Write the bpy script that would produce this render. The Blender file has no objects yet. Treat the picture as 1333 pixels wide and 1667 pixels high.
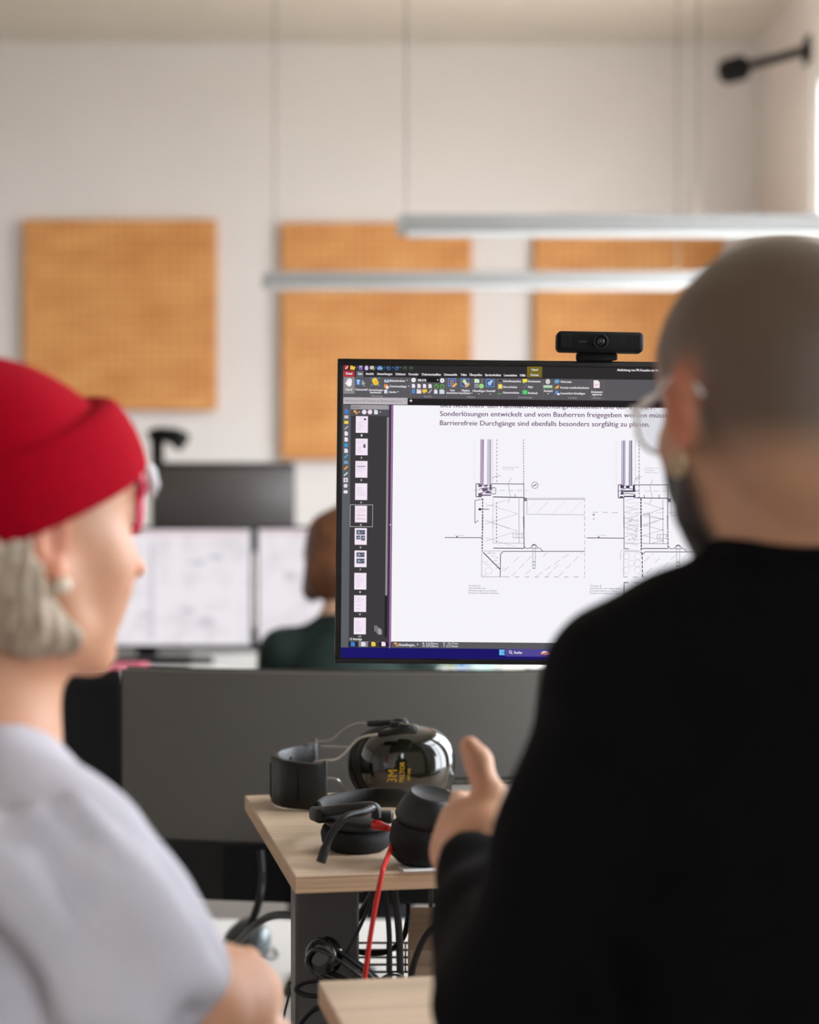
import bpy, bmesh, math, random
import numpy as np
from mathutils import Vector, Matrix

random.seed(4)
SC = bpy.context.scene
COL = SC.collection
PI = math.pi
H = 1.45                      # camera height above the floor
F = 3005.0                    # focal length in pixels of the 1333 x 1667 frame
FOCUS = 2.2

# ------------------------------------------------------------------ camera
cam = bpy.data.cameras.new('camera')
cam.sensor_fit = 'HORIZONTAL'
cam.sensor_width = 24.0
cam.lens = F * 24.0 / 1333.0
cam.clip_start = 0.05
cam.dof.use_dof = True
cam.dof.focus_distance = FOCUS
cam.dof.aperture_fstop = 2.25
cam_o = bpy.data.objects.new('camera', cam)
cam_o.location = (0, 0, H)
cam_o.rotation_euler = (PI / 2, 0, 0)
COL.objects.link(cam_o)
SC.camera = cam_o

# ------------------------------------------------------------------ overcast sky
world = bpy.data.worlds.new('overcast_sky')
SC.world = world
world.use_nodes = True
bg = world.node_tree.nodes['Background']
bg.inputs['Color'].default_value = (0.93, 0.975, 1.04, 1)
bg.inputs['Strength'].default_value = 13.6

SC.view_settings.view_transform = 'Standard'
SC.view_settings.look = 'None'
SC.view_settings.exposure = 0.0
SC.view_settings.gamma = 1.0
SC.view_settings.use_curve_mapping = False

WALL_X, WALL_Y, CEIL_Z, LEFT_X, REAR_Y = 1.41, 7.5, 3.355, -4.6, -2.6
WIN_Y = [(4.75, 6.48), (2.85, 4.48), (1.5, 2.5), (-2.4, -1.1)]
WIN_Z = (0.92, 3.0)
WALL_T = 0.07
for wy in WIN_Y:              # sky portals in the window openings (sampling aid only, they give no light of their own)
    L = bpy.data.lights.new('window_portal', 'AREA')
    L.shape = 'RECTANGLE'
    L.size = WIN_Z[1] - WIN_Z[0]
    L.size_y = wy[1] - wy[0]
    L.cycles.is_portal = True
    lo = bpy.data.objects.new('window_portal', L)
    lo.location = (WALL_X + WALL_T + 0.01, (wy[0] + wy[1]) / 2, (WIN_Z[0] + WIN_Z[1]) / 2)
    lo.rotation_euler = (0, PI / 2, 0)
    COL.objects.link(lo)


# ------------------------------------------------------------------ helpers
def P(x, y, D):
    """pixel of the photograph at depth D -> world point"""
    return Vector(((x - 666.5) * D / F, D, H + (833.5 - y) * D / F))


def lin(c):
    out = []
    for v in c[:3]:
        v /= 255.0
        out.append(v / 12.92 if v <= 0.04045 else ((v + 0.055) / 1.055) ** 2.4)
    return (out[0], out[1], out[2], 1.0)


def tag(o, label=None, cat=None, group=None, kind=None):
    if label: o['label'] = label
    if cat: o['category'] = cat
    if group: o['group'] = group
    if kind: o['kind'] = kind
    return o


def empty(name, loc, label, cat, group=None, rz=0.0):
    o = bpy.data.objects.new(name, None)
    o.location = loc
    o.rotation_euler = (0, 0, rz)
    o.empty_display_size = 0.05
    COL.objects.link(o)
    tag(o, label, cat, group)
    return o


def copy_tree(o, parent=None):
    c = o.copy()
    COL.objects.link(c)
    c.parent = parent
    for ch in list(o.children):
        copy_tree(ch, c)
    return c


def node_mat(name):
    m = bpy.data.materials.new(name)
    m.use_nodes = True
    nt = m.node_tree
    b = nt.nodes['Principled BSDF']
    return m, nt, b


def mat(name, col, rough=0.5, metal=0.0, var=0.0, vscale=8.0, bump=0.0, bscale=60.0, spec=0.5,
        coat=0.0, stretch=(1, 1, 1), trans=0.0, sheen=0.0, sss=0.0, alpha=1.0, ior=1.45):
    """principled material with procedural colour variation and fine relief"""
    m, nt, b = node_mat(name)
    c = lin(col)
    b.inputs['Base Color'].default_value = c
    b.inputs['Roughness'].default_value = rough
    b.inputs['Metallic'].default_value = metal
    b.inputs['Specular IOR Level'].default_value = spec
    b.inputs['Coat Weight'].default_value = coat
    b.inputs['Coat Roughness'].default_value = 0.05
    b.inputs['Transmission Weight'].default_value = trans
    b.inputs['Sheen Weight'].default_value = sheen
    b.inputs['IOR'].default_value = ior
    b.inputs['Alpha'].default_value = alpha
    if sss:
        b.inputs['Subsurface Weight'].default_value = sss
        b.inputs['Subsurface Radius'].default_value = (0.012, 0.005, 0.003)
        b.inputs['Subsurface Scale'].default_value = 1.0
    tc = nt.nodes.new('ShaderNodeTexCoord')
    mp = nt.nodes.new('ShaderNodeMapping')
    mp.inputs['Scale'].default_value = stretch
    nt.links.new(tc.outputs['Object'], mp.inputs['Vector'])
    if var:
        n = nt.nodes.new('ShaderNodeTexNoise')
        n.inputs['Scale'].default_value = vscale
        n.inputs['Detail'].default_value = 5
        nt.links.new(mp.outputs['Vector'], n.inputs['Vector'])
        r = nt.nodes.new('ShaderNodeValToRGB')
        r.color_ramp.elements[0].position = 0.3
        r.color_ramp.elements[1].position = 0.7
        r.color_ramp.elements[0].color = tuple(v * (1 - var) for v in c[:3]) + (1,)
        r.color_ramp.elements[1].color = tuple(min(1, v * (1 + var)) for v in c[:3]) + (1,)
        nt.links.new(n.outputs['Fac'], r.inputs['Fac'])
        nt.links.new(r.outputs['Color'], b.inputs['Base Color'])
    if bump:
        n = nt.nodes.new('ShaderNodeTexNoise')
        n.inputs['Scale'].default_value = bscale
        n.inputs['Detail'].default_value = 4
        nt.links.new(mp.outputs['Vector'], n.inputs['Vector'])
        bp = nt.nodes.new('ShaderNodeBump')
        bp.inputs['Strength'].default_value = bump
        bp.inputs['Distance'].default_value = 0.002
        nt.links.new(n.outputs['Fac'], bp.inputs['Height'])
        nt.links.new(bp.outputs['Normal'], b.inputs['Normal'])
    return m


def emis(name, col, strength=1.0):
    m = bpy.data.materials.new(name)
    m.use_nodes = True
    nt = m.node_tree
    nt.nodes.clear()
    e = nt.nodes.new('ShaderNodeEmission')
    e.inputs['Color'].default_value = lin(col)
    e.inputs['Strength'].default_value = strength
    o = nt.nodes.new('ShaderNodeOutputMaterial')
    nt.links.new(e.outputs[0], o.inputs[0])
    return m


def catmull(pts, n=8, closed=False):
    pts = [Vector(p) for p in pts]
    out = []
    N = len(pts)
    segs = N if closed else N - 1
    for i in range(segs):
        if closed:
            p0, p1, p2, p3 = pts[(i - 1) % N], pts[i], pts[(i + 1) % N], pts[(i + 2) % N]
        else:
            p0, p1, p2, p3 = pts[max(i - 1, 0)], pts[i], pts[i + 1], pts[min(i + 2, N - 1)]
        for k in range(n):
            t = k / n
            out.append(0.5 * ((2 * p1) + (p2 - p0) * t + (2 * p0 - 5 * p1 + 4 * p2 - p3) * t * t +
                              (3 * p1 - p0 - 3 * p2 + p3) * t ** 3))
    if not closed:
        out.append(pts[-1])
    return out


class MB:
    """collects shapes; build() links them as one mesh object"""
    def __init__(self, off=(0, 0, 0)):
        self.v, self.f, self.m, self.s = [], [], [], []
        self.off = Vector(off)
        self.mats = []

    def slot(self, m):
        if m not in self.mats:
            self.mats.append(m)
        return self.mats.index(m)

    def add(self, vs, fs, m=0, smooth=False):
        b = len(self.v)
        self.v += [tuple(Vector(p) - self.off) for p in vs]
        self.f += [tuple(i + b for i in f) for f in fs]
        self.m += [m] * len(fs)
        self.s += [smooth] * len(fs)
        return self

    def box(self, c, s, R=None, m=0):
        x, y, z = s[0] / 2, s[1] / 2, s[2] / 2
        vs = [Vector((a * x, b * y, d * z)) for a in (-1, 1) for b in (-1, 1) for d in (-1, 1)]
        if R is not None: vs = [R @ p for p in vs]
        c = Vector(c)
        return self.add([c + p for p in vs],
                        [(0, 1, 3, 2), (4, 6, 7, 5), (0, 4, 5, 1), (2, 3, 7, 6), (0, 2, 6, 4), (1, 5, 7, 3)], m)

    def rbox(self, c, s, r=0.004, seg=2, R=None, m=0, smooth=True, zonly=False):
        bm = bmesh.new()
        bmesh.ops.create_cube(bm, size=1.0)
        for v in bm.verts: v.co = Vector((v.co.x * s[0], v.co.y * s[1], v.co.z * s[2]))
        es = bm.edges[:]
        if zonly:
            es = [e for e in es if abs((e.verts[0].co - e.verts[1].co).normalized()[zonly - 1]) > .9]
        bmesh.ops.bevel(bm, geom=es, offset=min(r, min(s) * .49), segments=seg, affect='EDGES', profile=0.5)
        bm.verts.index_update()
        vs = [v.co.copy() for v in bm.verts]
        fs = [tuple(v.index for v in f.verts) for f in bm.faces]
        bm.free()
        if R is not None: vs = [R @ p for p in vs]
        c = Vector(c)
        return self.add([c + p for p in vs], fs, m, smooth)

    def tube(self, pts, r, n=8, m=0, closed=False, flat=None, caps=True):
        pts = [Vector(p) for p in pts]
        N = len(pts)
        rad = r if isinstance(r, (list, tuple)) else [r] * N
        up = None
        vs, fs = [], []
        for i, p in enumerate(pts):
            if closed: t = pts[(i + 1) % N] - pts[(i - 1) % N]
            else: t = pts[min(i + 1, N - 1)] - pts[max(i - 1, 0)]
            t = t.normalized() if t.length > 1e-9 else Vector((0, 0, 1))
            if up is None:
                up = Vector((0, 0, 1)) if abs(t.z) < 0.9 else Vector((0, 1, 0))
            a = t.cross(up)
            a.normalize()
            b = a.cross(t)
            up = b
            fl = flat or (1, 1)
            for k in range(n):
                q = 2 * PI * k / n
                vs.append(p + (a * math.cos(q) * fl[0] + b * math.sin(q) * fl[1]) * rad[i])
        R = N if closed else N - 1
        for i in range(R):
            for k in range(n):
                j = (i + 1) % N
                fs.append((i * n + k, i * n + (k + 1) % n, j * n + (k + 1) % n, j * n + k))
        if not closed and caps:
            fs.append(tuple(range(n - 1, -1, -1)))
            fs.append(tuple((N - 1) * n + k for k in range(n)))
        return self.add(vs, fs, m, True)

    def lathe(self, prof, c=(0, 0, 0), n=24, R=None, m=0, smooth=True, sx=1.0, sy=1.0):
        """profile of (radius, height) pairs turned about local z"""
        vs, fs = [], []
        c = Vector(c)
        for (r, z) in prof:
            for k in range(n):
                a = 2 * PI * k / n
                p = Vector((r * math.cos(a) * sx, r * math.sin(a) * sy, z))
                if R is not None: p = R @ p
                vs.append(c + p)
        for i in range(len(prof) - 1):
            for k in range(n):
                fs.append((i * n + k, i * n + (k + 1) % n, (i + 1) * n + (k + 1) % n, (i + 1) * n + k))
        if prof[0][0] > 1e-6: fs.append(tuple(range(n - 1, -1, -1)))
        if prof[-1][0] > 1e-6: fs.append(tuple((len(prof) - 1) * n + k for k in range(n)))
        return self.add(vs, fs, m, smooth)

    def prism(self, poly, z0, z1, m=0):
        n = len(poly)
        vs = [Vector((p[0], p[1], z0)) for p in poly] + [Vector((p[0], p[1], z1)) for p in poly]
        fs = [tuple(range(n - 1, -1, -1)), tuple(range(n, 2 * n))]
        fs += [(i, (i + 1) % n, n + (i + 1) % n, n + i) for i in range(n)]
        return self.add(vs, fs, m)

    def build(self, name, material=None, parent=None, smooth_angle=None):
        me = bpy.data.meshes.new(name)
        me.from_pydata(self.v, [], self.f)
        mats = self.mats or [material]
        for m in mats: me.materials.append(m)
        me.polygons.foreach_set('material_index', self.m)
        me.polygons.foreach_set('use_smooth', self.s)
        me.update()
        if smooth_angle is not None:
            me.set_sharp_from_angle(angle=smooth_angle)
        o = bpy.data.objects.new(name, me)
        COL.objects.link(o)
        o.parent = parent
        return o


def RZ(a): return Matrix.Rotation(a, 3, 'Z')
def RX(a): return Matrix.Rotation(a, 3, 'X')
def RY(a): return Matrix.Rotation(a, 3, 'Y')


# ------------------------------------------------------------------ common materials
M_wall = mat('wall_paint', (229, 221, 215), 0.9, var=0.02, vscale=2.0, bump=0.05, bscale=120)
M_ceil = mat('ceiling_paint', (222, 212, 198), 0.95, var=0.02, vscale=3.0)
M_floor = mat('linoleum', (148, 142, 136), 0.55, var=0.06, vscale=18, bump=0.03, bscale=200)
M_white = mat('white_lacquer', (232, 232, 230), 0.4, var=0.01)
M_frame = mat('window_frame_white', (225, 225, 222), 0.45, var=0.01)
M_black = mat('black_plastic', (10, 10, 11), 0.45, var=0.1, vscale=40, bump=0.05, bscale=400)
M_blackm = mat('matt_black_plastic', (9, 9, 10), 0.7, var=0.1, vscale=40, spec=0.3)
M_bezel = mat('bezel_black', (7, 7, 8), 0.4, var=0.05)
M_dgrey = mat('dark_grey_metal', (62, 59, 57), 0.5, var=0.04, vscale=12, bump=0.04, bscale=500)
M_steel = mat('steel_wire', (190, 190, 188), 0.3, metal=1.0, var=0.03)
M_cable = mat('black_cable', (10, 10, 11), 0.45, var=0.1)


def clear_mat(name, col, gloss=0.06, rough=0.02, edge=0.5):
    """thin clear sheet: see-through, with more reflection at glancing angles"""
    m = bpy.data.materials.new(name)
    m.use_nodes = True
    nt = m.node_tree
    nt.nodes.clear()
    t = nt.nodes.new('ShaderNodeBsdfTransparent')
    t.inputs[0].default_value = lin(col)
    g = nt.nodes.new('ShaderNodeBsdfGlossy')
    g.inputs['Roughness'].default_value = rough
    lw = nt.nodes.new('ShaderNodeLayerWeight')
    pw = nt.nodes.new('ShaderNodeMath'); pw.operation = 'POWER'; pw.inputs[1].default_value = 5.0
    ml = nt.nodes.new('ShaderNodeMath'); ml.operation = 'MULTIPLY_ADD'
    ml.inputs[1].default_value = edge
    ml.inputs[2].default_value = gloss
    mx = nt.nodes.new('ShaderNodeMixShader')
    nt.links.new(lw.outputs['Facing'], pw.inputs[0])
    nt.links.new(pw.outputs[0], ml.inputs[0])
    nt.links.new(ml.outputs[0], mx.inputs[0])
    nt.links.new(t.outputs[0], mx.inputs[1])
    nt.links.new(g.outputs[0], mx.inputs[2])
    o = nt.nodes.new('ShaderNodeOutputMaterial')
    nt.links.new(mx.outputs[0], o.inputs[0])
    return m


M_glass = clear_mat('window_glass', (252, 253, 253), 0.02, 0.0, 0.3)


def wood_mat(name, col, grain, scale=3.0, amp=0.14, rough=0.5):
    m, nt, b = node_mat(name)
    tc = nt.nodes.new('ShaderNodeTexCoord')
    mp = nt.nodes.new('ShaderNodeMapping')
    mp.inputs['Scale'].default_value = grain
    nt.links.new(tc.outputs['Object'], mp.inputs['Vector'])
    n = nt.nodes.new('ShaderNodeTexNoise')
    n.inputs['Scale'].default_value = scale
    n.inputs['Detail'].default_value = 6
    n.inputs['Distortion'].default_value = 0.8
    nt.links.new(mp.outputs['Vector'], n.inputs['Vector'])
    r = nt.nodes.new('ShaderNodeValToRGB')
    c = lin(col)
    r.color_ramp.elements[0].position = 0.3
    r.color_ramp.elements[1].position = 0.72
    r.color_ramp.elements[0].color = tuple(v * (1 - amp) for v in c[:3]) + (1,)
    r.color_ramp.elements[1].color = tuple(min(1, v * (1 + amp)) for v in c[:3]) + (1,)
    nt.links.new(n.outputs['Fac'], r.inputs['Fac'])
    nt.links.new(r.outputs['Color'], b.inputs['Base Color'])
    b.inputs['Roughness'].default_value = rough
    bp = nt.nodes.new('ShaderNodeBump')
    bp.inputs['Strength'].default_value = 0.06
    bp.inputs['Distance'].default_value = 0.001
    nt.links.new(n.outputs['Fac'], bp.inputs['Height'])
    nt.links.new(bp.outputs['Normal'], b.inputs['Normal'])
    return m


M_birch = wood_mat('birch_plywood', (200, 176, 150), (1.2, 14, 14), 2.2, 0.16, 0.42)
M_birch2 = wood_mat('birch_plywood_edge', (196, 164, 130), (2, 2, 160), 2.0, 0.22, 0.6)


# ------------------------------------------------------------------ the room
def struct(name, mb, m, parent=None):
    o = mb.build(name, m, parent)
    if parent is None: o['kind'] = 'structure'
    return o


def span(x0, x1, y0, y1, z0, z1, mb=None):
    mb = mb or MB()
    return mb.box(((x0 + x1) / 2, (y0 + y1) / 2, (z0 + z1) / 2), (x1 - x0, y1 - y0, z1 - z0))


struct('floor', span(LEFT_X - .2, WALL_X + WALL_T, REAR_Y - .2, WALL_Y + .2, -0.1, 0), M_floor)
struct('ceiling', span(LEFT_X - .2, WALL_X + WALL_T, REAR_Y - .2, WALL_Y + .2, CEIL_Z, CEIL_Z + .2), M_ceil)
struct('wall_back', span(LEFT_X - .2, WALL_X + WALL_T, WALL_Y, WALL_Y + .2, 0, CEIL_Z), M_wall)
struct('wall_front', span(LEFT_X - .2, WALL_X + WALL_T, REAR_Y - .2, REAR_Y, 0, CEIL_Z), M_wall)
struct('wall_left', span(LEFT_X - .2, LEFT_X, REAR_Y, WALL_Y, 0, CEIL_Z), M_wall)
wr = MB()
span(WALL_X, WALL_X + WALL_T, REAR_Y, WALL_Y, 0, WIN_Z[0], wr)
span(WALL_X, WALL_X + WALL_T, REAR_Y, WALL_Y, WIN_Z[1], CEIL_Z, wr)
ys = [REAR_Y] + [v for w in sorted(WIN_Y) for v in w] + [WALL_Y]
for i in range(0, len(ys), 2):
    span(WALL_X, WALL_X + WALL_T, ys[i], ys[i + 1], WIN_Z[0], WIN_Z[1], wr)
struct('wall_right', wr, M_wall)
struct('baseboard_back', span(LEFT_X, WALL_X, WALL_Y - .015, WALL_Y, 0, .07), M_white)
struct('baseboard_right', span(WALL_X - .015, WALL_X, REAR_Y, WALL_Y - .015, 0, .07), M_white)
struct('ground', span(-60, 60, -60, 60, -1.2, -1.1), mat('outdoor_paving', (150, 148, 142), 0.9, var=0.1, vscale=.6))
for i, wy in enumerate(WIN_Y):
    y0, y1 = wy
    z0, z1 = WIN_Z
    xf = WALL_X + 0.035
    fr = MB()
    t = 0.05
    for (a, b, c, d) in ((y0, y1, z0, z0 + t), (y0, y1, z1 - t, z1), (y0, y0 + t, z0 + t, z1 - t), (y1 - t, y1, z0 + t, z1 - t)):
        span(xf - .018, xf + .018, a, b, c, d, fr)
    w = struct('window_%d' % (i + 1), fr, M_frame)
    ym = (y0 + y1) / 2
    zt = z1 - 0.62
    span(xf - .016, xf + .016, ym - .022, ym + .022, z0 + t, z1 - t).build('mullion', M_frame, w)
    span(xf - .016, xf + .016, y0 + t, ym - .022, zt - .022, zt + .022).build('transom', M_frame, w)
    span(xf - .016, xf + .016, ym + .022, y1 - t, zt - .022, zt + .022).build('transom', M_frame, w)
    for (a, b) in ((y0 + t, ym - .022), (ym + .022, y1 - t)):
        for (c, d) in ((z0 + t, zt - .022), (zt + .022, z1 - t)):
            span(xf - .004, xf + .004, a, b, c, d).build('pane', M_glass, w)
    span(WALL_X - .06, WALL_X + .016, y0 + .05, y1 - .05, z0 + .05, z0 + .07).build('window_sill', M_white, w)


# ------------------------------------------------------------------ boards on the back wall
def board_mat():
    m, nt, b = node_mat('perforated_wood')
    tc = nt.nodes.new('ShaderNodeTexCoord')
    n = nt.nodes.new('ShaderNodeTexNoise')
    n.inputs['Scale'].default_value = 5.0
    n.inputs['Detail'].default_value = 4
    mp = nt.nodes.new('ShaderNodeMapping')
    mp.inputs['Scale'].default_value = (1, 1, 2.2)
    nt.links.new(tc.outputs['Object'], mp.inputs['Vector'])
    nt.links.new(mp.outputs['Vector'], n.inputs['Vector'])
    r = nt.nodes.new('ShaderNodeValToRGB')
    r.color_ramp.elements[0].position = 0.3
    r.color_ramp.elements[1].position = 0.75
    r.color_ramp.elements[0].color = lin((210, 140, 76))
    r.color_ramp.elements[1].color = lin((236, 172, 104))
    nt.links.new(n.outputs['Fac'], r.inputs['Fac'])
    # fine grid of grooves, as fine relief and tone
    sx = nt.nodes.new('ShaderNodeSeparateXYZ')
    nt.links.new(tc.outputs['Object'], sx.inputs[0])
    def saw(out):
        a = nt.nodes.new('ShaderNodeMath'); a.operation = 'MULTIPLY'; a.inputs[1].default_value = 1 / 0.036
        nt.links.new(out, a.inputs[0])
        f = nt.nodes.new('ShaderNodeMath'); f.operation = 'FRACT'
        nt.links.new(a.outputs[0], f.inputs[0])
        g = nt.nodes.new('ShaderNodeMath'); g.operation = 'LESS_THAN'; g.inputs[1].default_value = 0.22
        nt.links.new(f.outputs[0], g.inputs[0])
        return g.outputs[0]
    mx = nt.nodes.new('ShaderNodeMath'); mx.operation = 'MAXIMUM'
    nt.links.new(saw(sx.outputs['X']), mx.inputs[0])
    nt.links.new(saw(sx.outputs['Z']), mx.inputs[1])
    mix = nt.nodes.new('ShaderNodeMixRGB')
    mix.blend_type = 'MULTIPLY'
    mix.inputs['Color2'].default_value = (0.80, 0.72, 0.64, 1)
    nt.links.new(mx.outputs[0], mix.inputs['Fac'])
    nt.links.new(r.outputs['Color'], mix.inputs['Color1'])
    nt.links.new(mix.outputs['Color'], b.inputs['Base Color'])
    b.inputs['Roughness'].default_value = 0.7
    return m


M_board = board_mat()
M_boardedge = mat('board_edge', (176, 122, 70), 0.7, var=0.05)
DB = WALL_Y - 0.045
for (x0, y0, x1, y1, lab) in (
        (38, 357, 352, 668, 'square orange wooden wall board, the leftmost of three'),
        (458, 362, 768, 748, 'tall orange wooden wall board, the middle of three'),
        (870, 362, 1178, 748, 'tall orange wooden wall board behind the webcam, rightmost of three')):
    a, b = P(x0, y1, DB), P(x1, y0, DB)
    w, h = b.x - a.x, b.z - a.z
    root = empty('wall_board', (a.x + w / 2, WALL_Y, a.z), lab, 'board', 'wooden boards on the back wall')
    MB().rbox((0, -0.03, h / 2), (w, 0.03, h), 0.003, 1, smooth=False).build('panel', M_board, root)
    for s in (-1, 1):
        MB().box((s * w * .38, -0.0075, h / 2), (0.05, 0.015, h * .94)).build('batten', M_boardedge, root)

# ------------------------------------------------------------------ pendant lights
M_lampbody = mat('lamp_body_white', (158, 157, 155), 0.45, var=0.01)
M_diff = mat('lamp_diffuser', (240, 240, 238), 0.6, var=0.01)
M_uplight = emis('uplight_glow', (255, 248, 240), 22.0)
M_wirep = mat('suspension_wire', (100, 97, 92), 0.8, spec=.1)


def pendant(D, xa, xb, zc, wires, lab, hh):
    xm = (xa + xb) / 2
    root = empty('pendant_light', (xm, D, zc - hh / 2), lab, 'light', 'linear pendant lights')
    L = xb - xa
    MB().rbox((0, 0, hh * .62), (L, 0.07, hh * .76), 0.006, 2).build('housing', M_lampbody, root)
    MB().rbox((0, 0, hh * .12), (L - .03, 0.056, hh * .24), 0.004, 2).build('diffuser', M_diff, root)
    for s in (-1, 1):
        MB().box((0, s * .032, hh + .004), (L, .006, .012)).build('side_lip', M_lampbody, root)
    MB().box((0, 0, hh + .001), (L - .06, .05, .002)).build('uplight_panel', M_uplight, root)
    for s in (-1, 1):
        MB().rbox((s * (L / 2 + .004), 0, hh * .55), (.012, 0.074, hh * .95), 0.003, 2).build('end_cap', M_lampbody, root)
    for wx in wires:
        w = MB()
        w.tube([(wx - xm, 0, hh), (wx - xm, 0, CEIL_Z - (zc - hh / 2))], 0.0016, 6)
        w.lathe([(.022, -0.03), (.03, 0)], (wx - xm, 0, CEIL_Z - (zc - hh / 2)), 16)
        w.build('suspension_wire', M_wirep, root)
    return root


z1 = P(0, 371.5, 5.0).z
pendant(5.0, P(652, 0, 5.0).x, 1.33, z1, (P(661, 0, 5.0).x, P(1136, 0, 5.0).x),
        'long white pendant light reaching out of the right edge', 0.046)
z2 = P(0, 460, 6.2).z
pendant(6.2, P(432, 0, 6.2).x, 1.25, z2, (P(437, 0, 6.2).x + .02, 0.9),
        'long white pendant light in front of the two tall boards', 0.047)

# black arm by the window
a, b = P(1196, 113, 6.8), P(1345, 73, 6.44)
b = a + (b - a) * ((WALL_X - 0.012 - a.x) / (b.x - a.x))
arm = empty('wall_arm', (WALL_X, b.y, b.z), 'black metal arm with a round end standing out beside the window', 'bracket')
off = Vector((WALL_X, b.y, b.z))
MB(off).tube([a, b], 0.017, 12).build('rod', M_blackm, arm)
dv = (b - a).normalized()
MB(off).tube([a - dv * .05, a - dv * .045, a + dv * .035, a + dv * .045], [.02, .046, .046, .02], 20).build('end_knob', M_blackm, arm)
MB(off).box((WALL_X - .006, b.y, b.z), (.012, .09, .09)).build('wall_plate', M_blackm, arm)


# ------------------------------------------------------------------ furniture builders
def desk(name, lab, cat, x0, x1, y0, y1, z, t, m, legm, rz=0.0, group=None):
    cx, cy = (x0 + x1) / 2, (y0 + y1) / 2
    root = empty(name, (cx, cy, 0), lab, cat, group, rz)
    w, d = x1 - x0, y1 - y0
    MB().rbox((0, 0, z - t / 2), (w, d, t), 0.003, 1, smooth=False).build('desktop', m, root)
    for sx in (-1, 1):
        lg = MB()
        lg.box((sx * (w / 2 - .18), 0, (z - t + .03) / 2 + .0), (.07, .08, z - t - .03))
        lg.build('leg', legm, root)
        MB().rbox((sx * (w / 2 - .18), 0, .015), (.08, d * .85, .03), .006, 1, smooth=False).build('foot', legm, root)
    MB().box((0, 0, z - t - .02), (w - .43, .05, .03)).build('crossbar', legm, root)
    return root


def screen_mat(name, base, kind):
    """emitting screen with soft procedural page blocks"""
    m = bpy.data.materials.new(name)
    m.use_nodes = True
    nt = m.node_tree
    nt.nodes.clear()
    tc = nt.nodes.new('ShaderNodeTexCoord')
    n = nt.nodes.new('ShaderNodeTexNoise')
    n.inputs['Scale'].default_value = 14
    n.inputs['Detail'].default_value = 2
    nt.links.new(tc.outputs['Object'], n.inputs['Vector'])
    r = nt.nodes.new('ShaderNodeValToRGB')
    c = lin(base)
    r.color_ramp.elements[0].position = 0.32
    r.color_ramp.elements[1].position = 0.55
    r.color_ramp.elements[0].color = tuple(v * .86 for v in c[:3]) + (1,)
    r.color_ramp.elements[1].color = c
    nt.links.new(n.outputs['Fac'], r.inputs['Fac'])
    e = nt.nodes.new('ShaderNodeEmission')
    nt.links.new(r.outputs['Color'], e.inputs['Color'])
    o = nt.nodes.new('ShaderNodeOutputMaterial')
    nt.links.new(e.outputs[0], o.inputs[0])
    return m


M_scr = screen_mat('far_screen', (238, 232, 238), 0)
M_scrline = emis('far_screen_lines', (206, 202, 210))
M_scrbar = emis('far_screen_bar', (226, 196, 204))
M_chrome = mat('brushed_aluminium', (150, 150, 150), 0.35, metal=0.9, var=0.04)


def flat_monitor(loc, w, h, zb, lab, lit=True, rz=0.0, group=None, light_bezel=True, chin=0.0):
    """flat monitor on a stand; local -y is the screen side"""
    root = empty('monitor', loc, lab, 'monitor', group, rz)
    zc = zb + h / 2
    MB().rbox((0, 0.012, zc), (w, 0.024, h), 0.004, 2).build('housing', M_bezel, root)
    MB().rbox((0, 0.034, zc - .02), (w * .6, 0.03, h * .55), 0.012, 2).build('back_bulge', M_black, root)
    if lit:
        s = MB()
        s.box((0, -0.001, zc), (w - .014, 0.002, h - .02))
        sc = s.build('screen', M_scr, root)
        g = MB()
        a = g.slot(M_scrline); b = g.slot(M_scrbar)
        g.box((0.02, -0.0025, zc - .01), (0.012, 0.0006, h - .07), m=a)
        g.box((0, -0.0025, zc + h / 2 - .02), (w - .03, 0.0006, 0.008), m=b)
        for k in range(9):
            g.box((w * random.uniform(-.38, .38), -0.0025, zc + h * random.uniform(-.34, .34)),
                  (random.uniform(.02, .05), 0.0006, random.uniform(.01, .03)), m=a)
        g.build('screen_print', None, sc)
    if chin:
        MB().rbox((0, -0.001, zb + chin / 2), (w - .004, .004, chin), .001, 1).build('chin', M_dgrey, root)
    MB().rbox((0, 0.055, zb * .5 + .05), (.06, .016, zb + .1), .004, 1).build('stand_neck', M_black, root)
    MB().rbox((0, 0.03, .006), (.24, .19, .012), .004, 1).build('stand_base', M_black, root)
    return root


# far desks (monitor desks seen between the two heads)
FZ = 1.03
desk('office_desk', 'white raised desk carrying the two lit screens', 'desk', -1.9, 1.0, 4.86, 5.5, FZ, .025, M_white, M_dgrey)
s52 = 5.2 / F
m1 = P(412 - 177, 1056, 5.2)
flat_monitor((m1.x, 5.2, FZ), 352 * s52, 199 * s52, m1.z - FZ, 'lit white screen left of the brown-haired person', group='lit far screens')
m2 = P(416 + 177, 1052, 5.2)
flat_monitor((m2.x, 5.2, FZ), 352 * s52, 196 * s52, m2.z - FZ, 'lit white screen behind the brown-haired person', group='lit far screens')
desk('office_desk', 'grey raised desk below the leftmost wall board', 'desk', -2.2, 0.4, 5.8, 6.4, FZ + .02, .025, M_dgrey, M_dgrey)
m3 = P(362, 900, 6.0)
flat_monitor((m3.x, 6.05, FZ + .02), 233 * 6 / F, 148 * 6 / F, m3.z - FZ - .02 + .0, 'switched-off dark monitor below the leftmost wall board', lit=False)
# dark panel facing the camera of that monitor
sc3 = [o for o in COL.objects if o.name.startswith('monitor') and o.get('label', '').startswith('switched-off')][0]
zb3 = m3.z - FZ - .02
M_dark = mat('dark_panel', (72, 66, 64), 0.45, var=0.05, vscale=4)
MB().rbox((0, -.002, zb3 + 74 * 6 / F + 15 * 6 / F), (233 * 6 / F - .006, .004, 100 * 6 / F), .001, 1).build('screen', M_dark, sc3)

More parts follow.
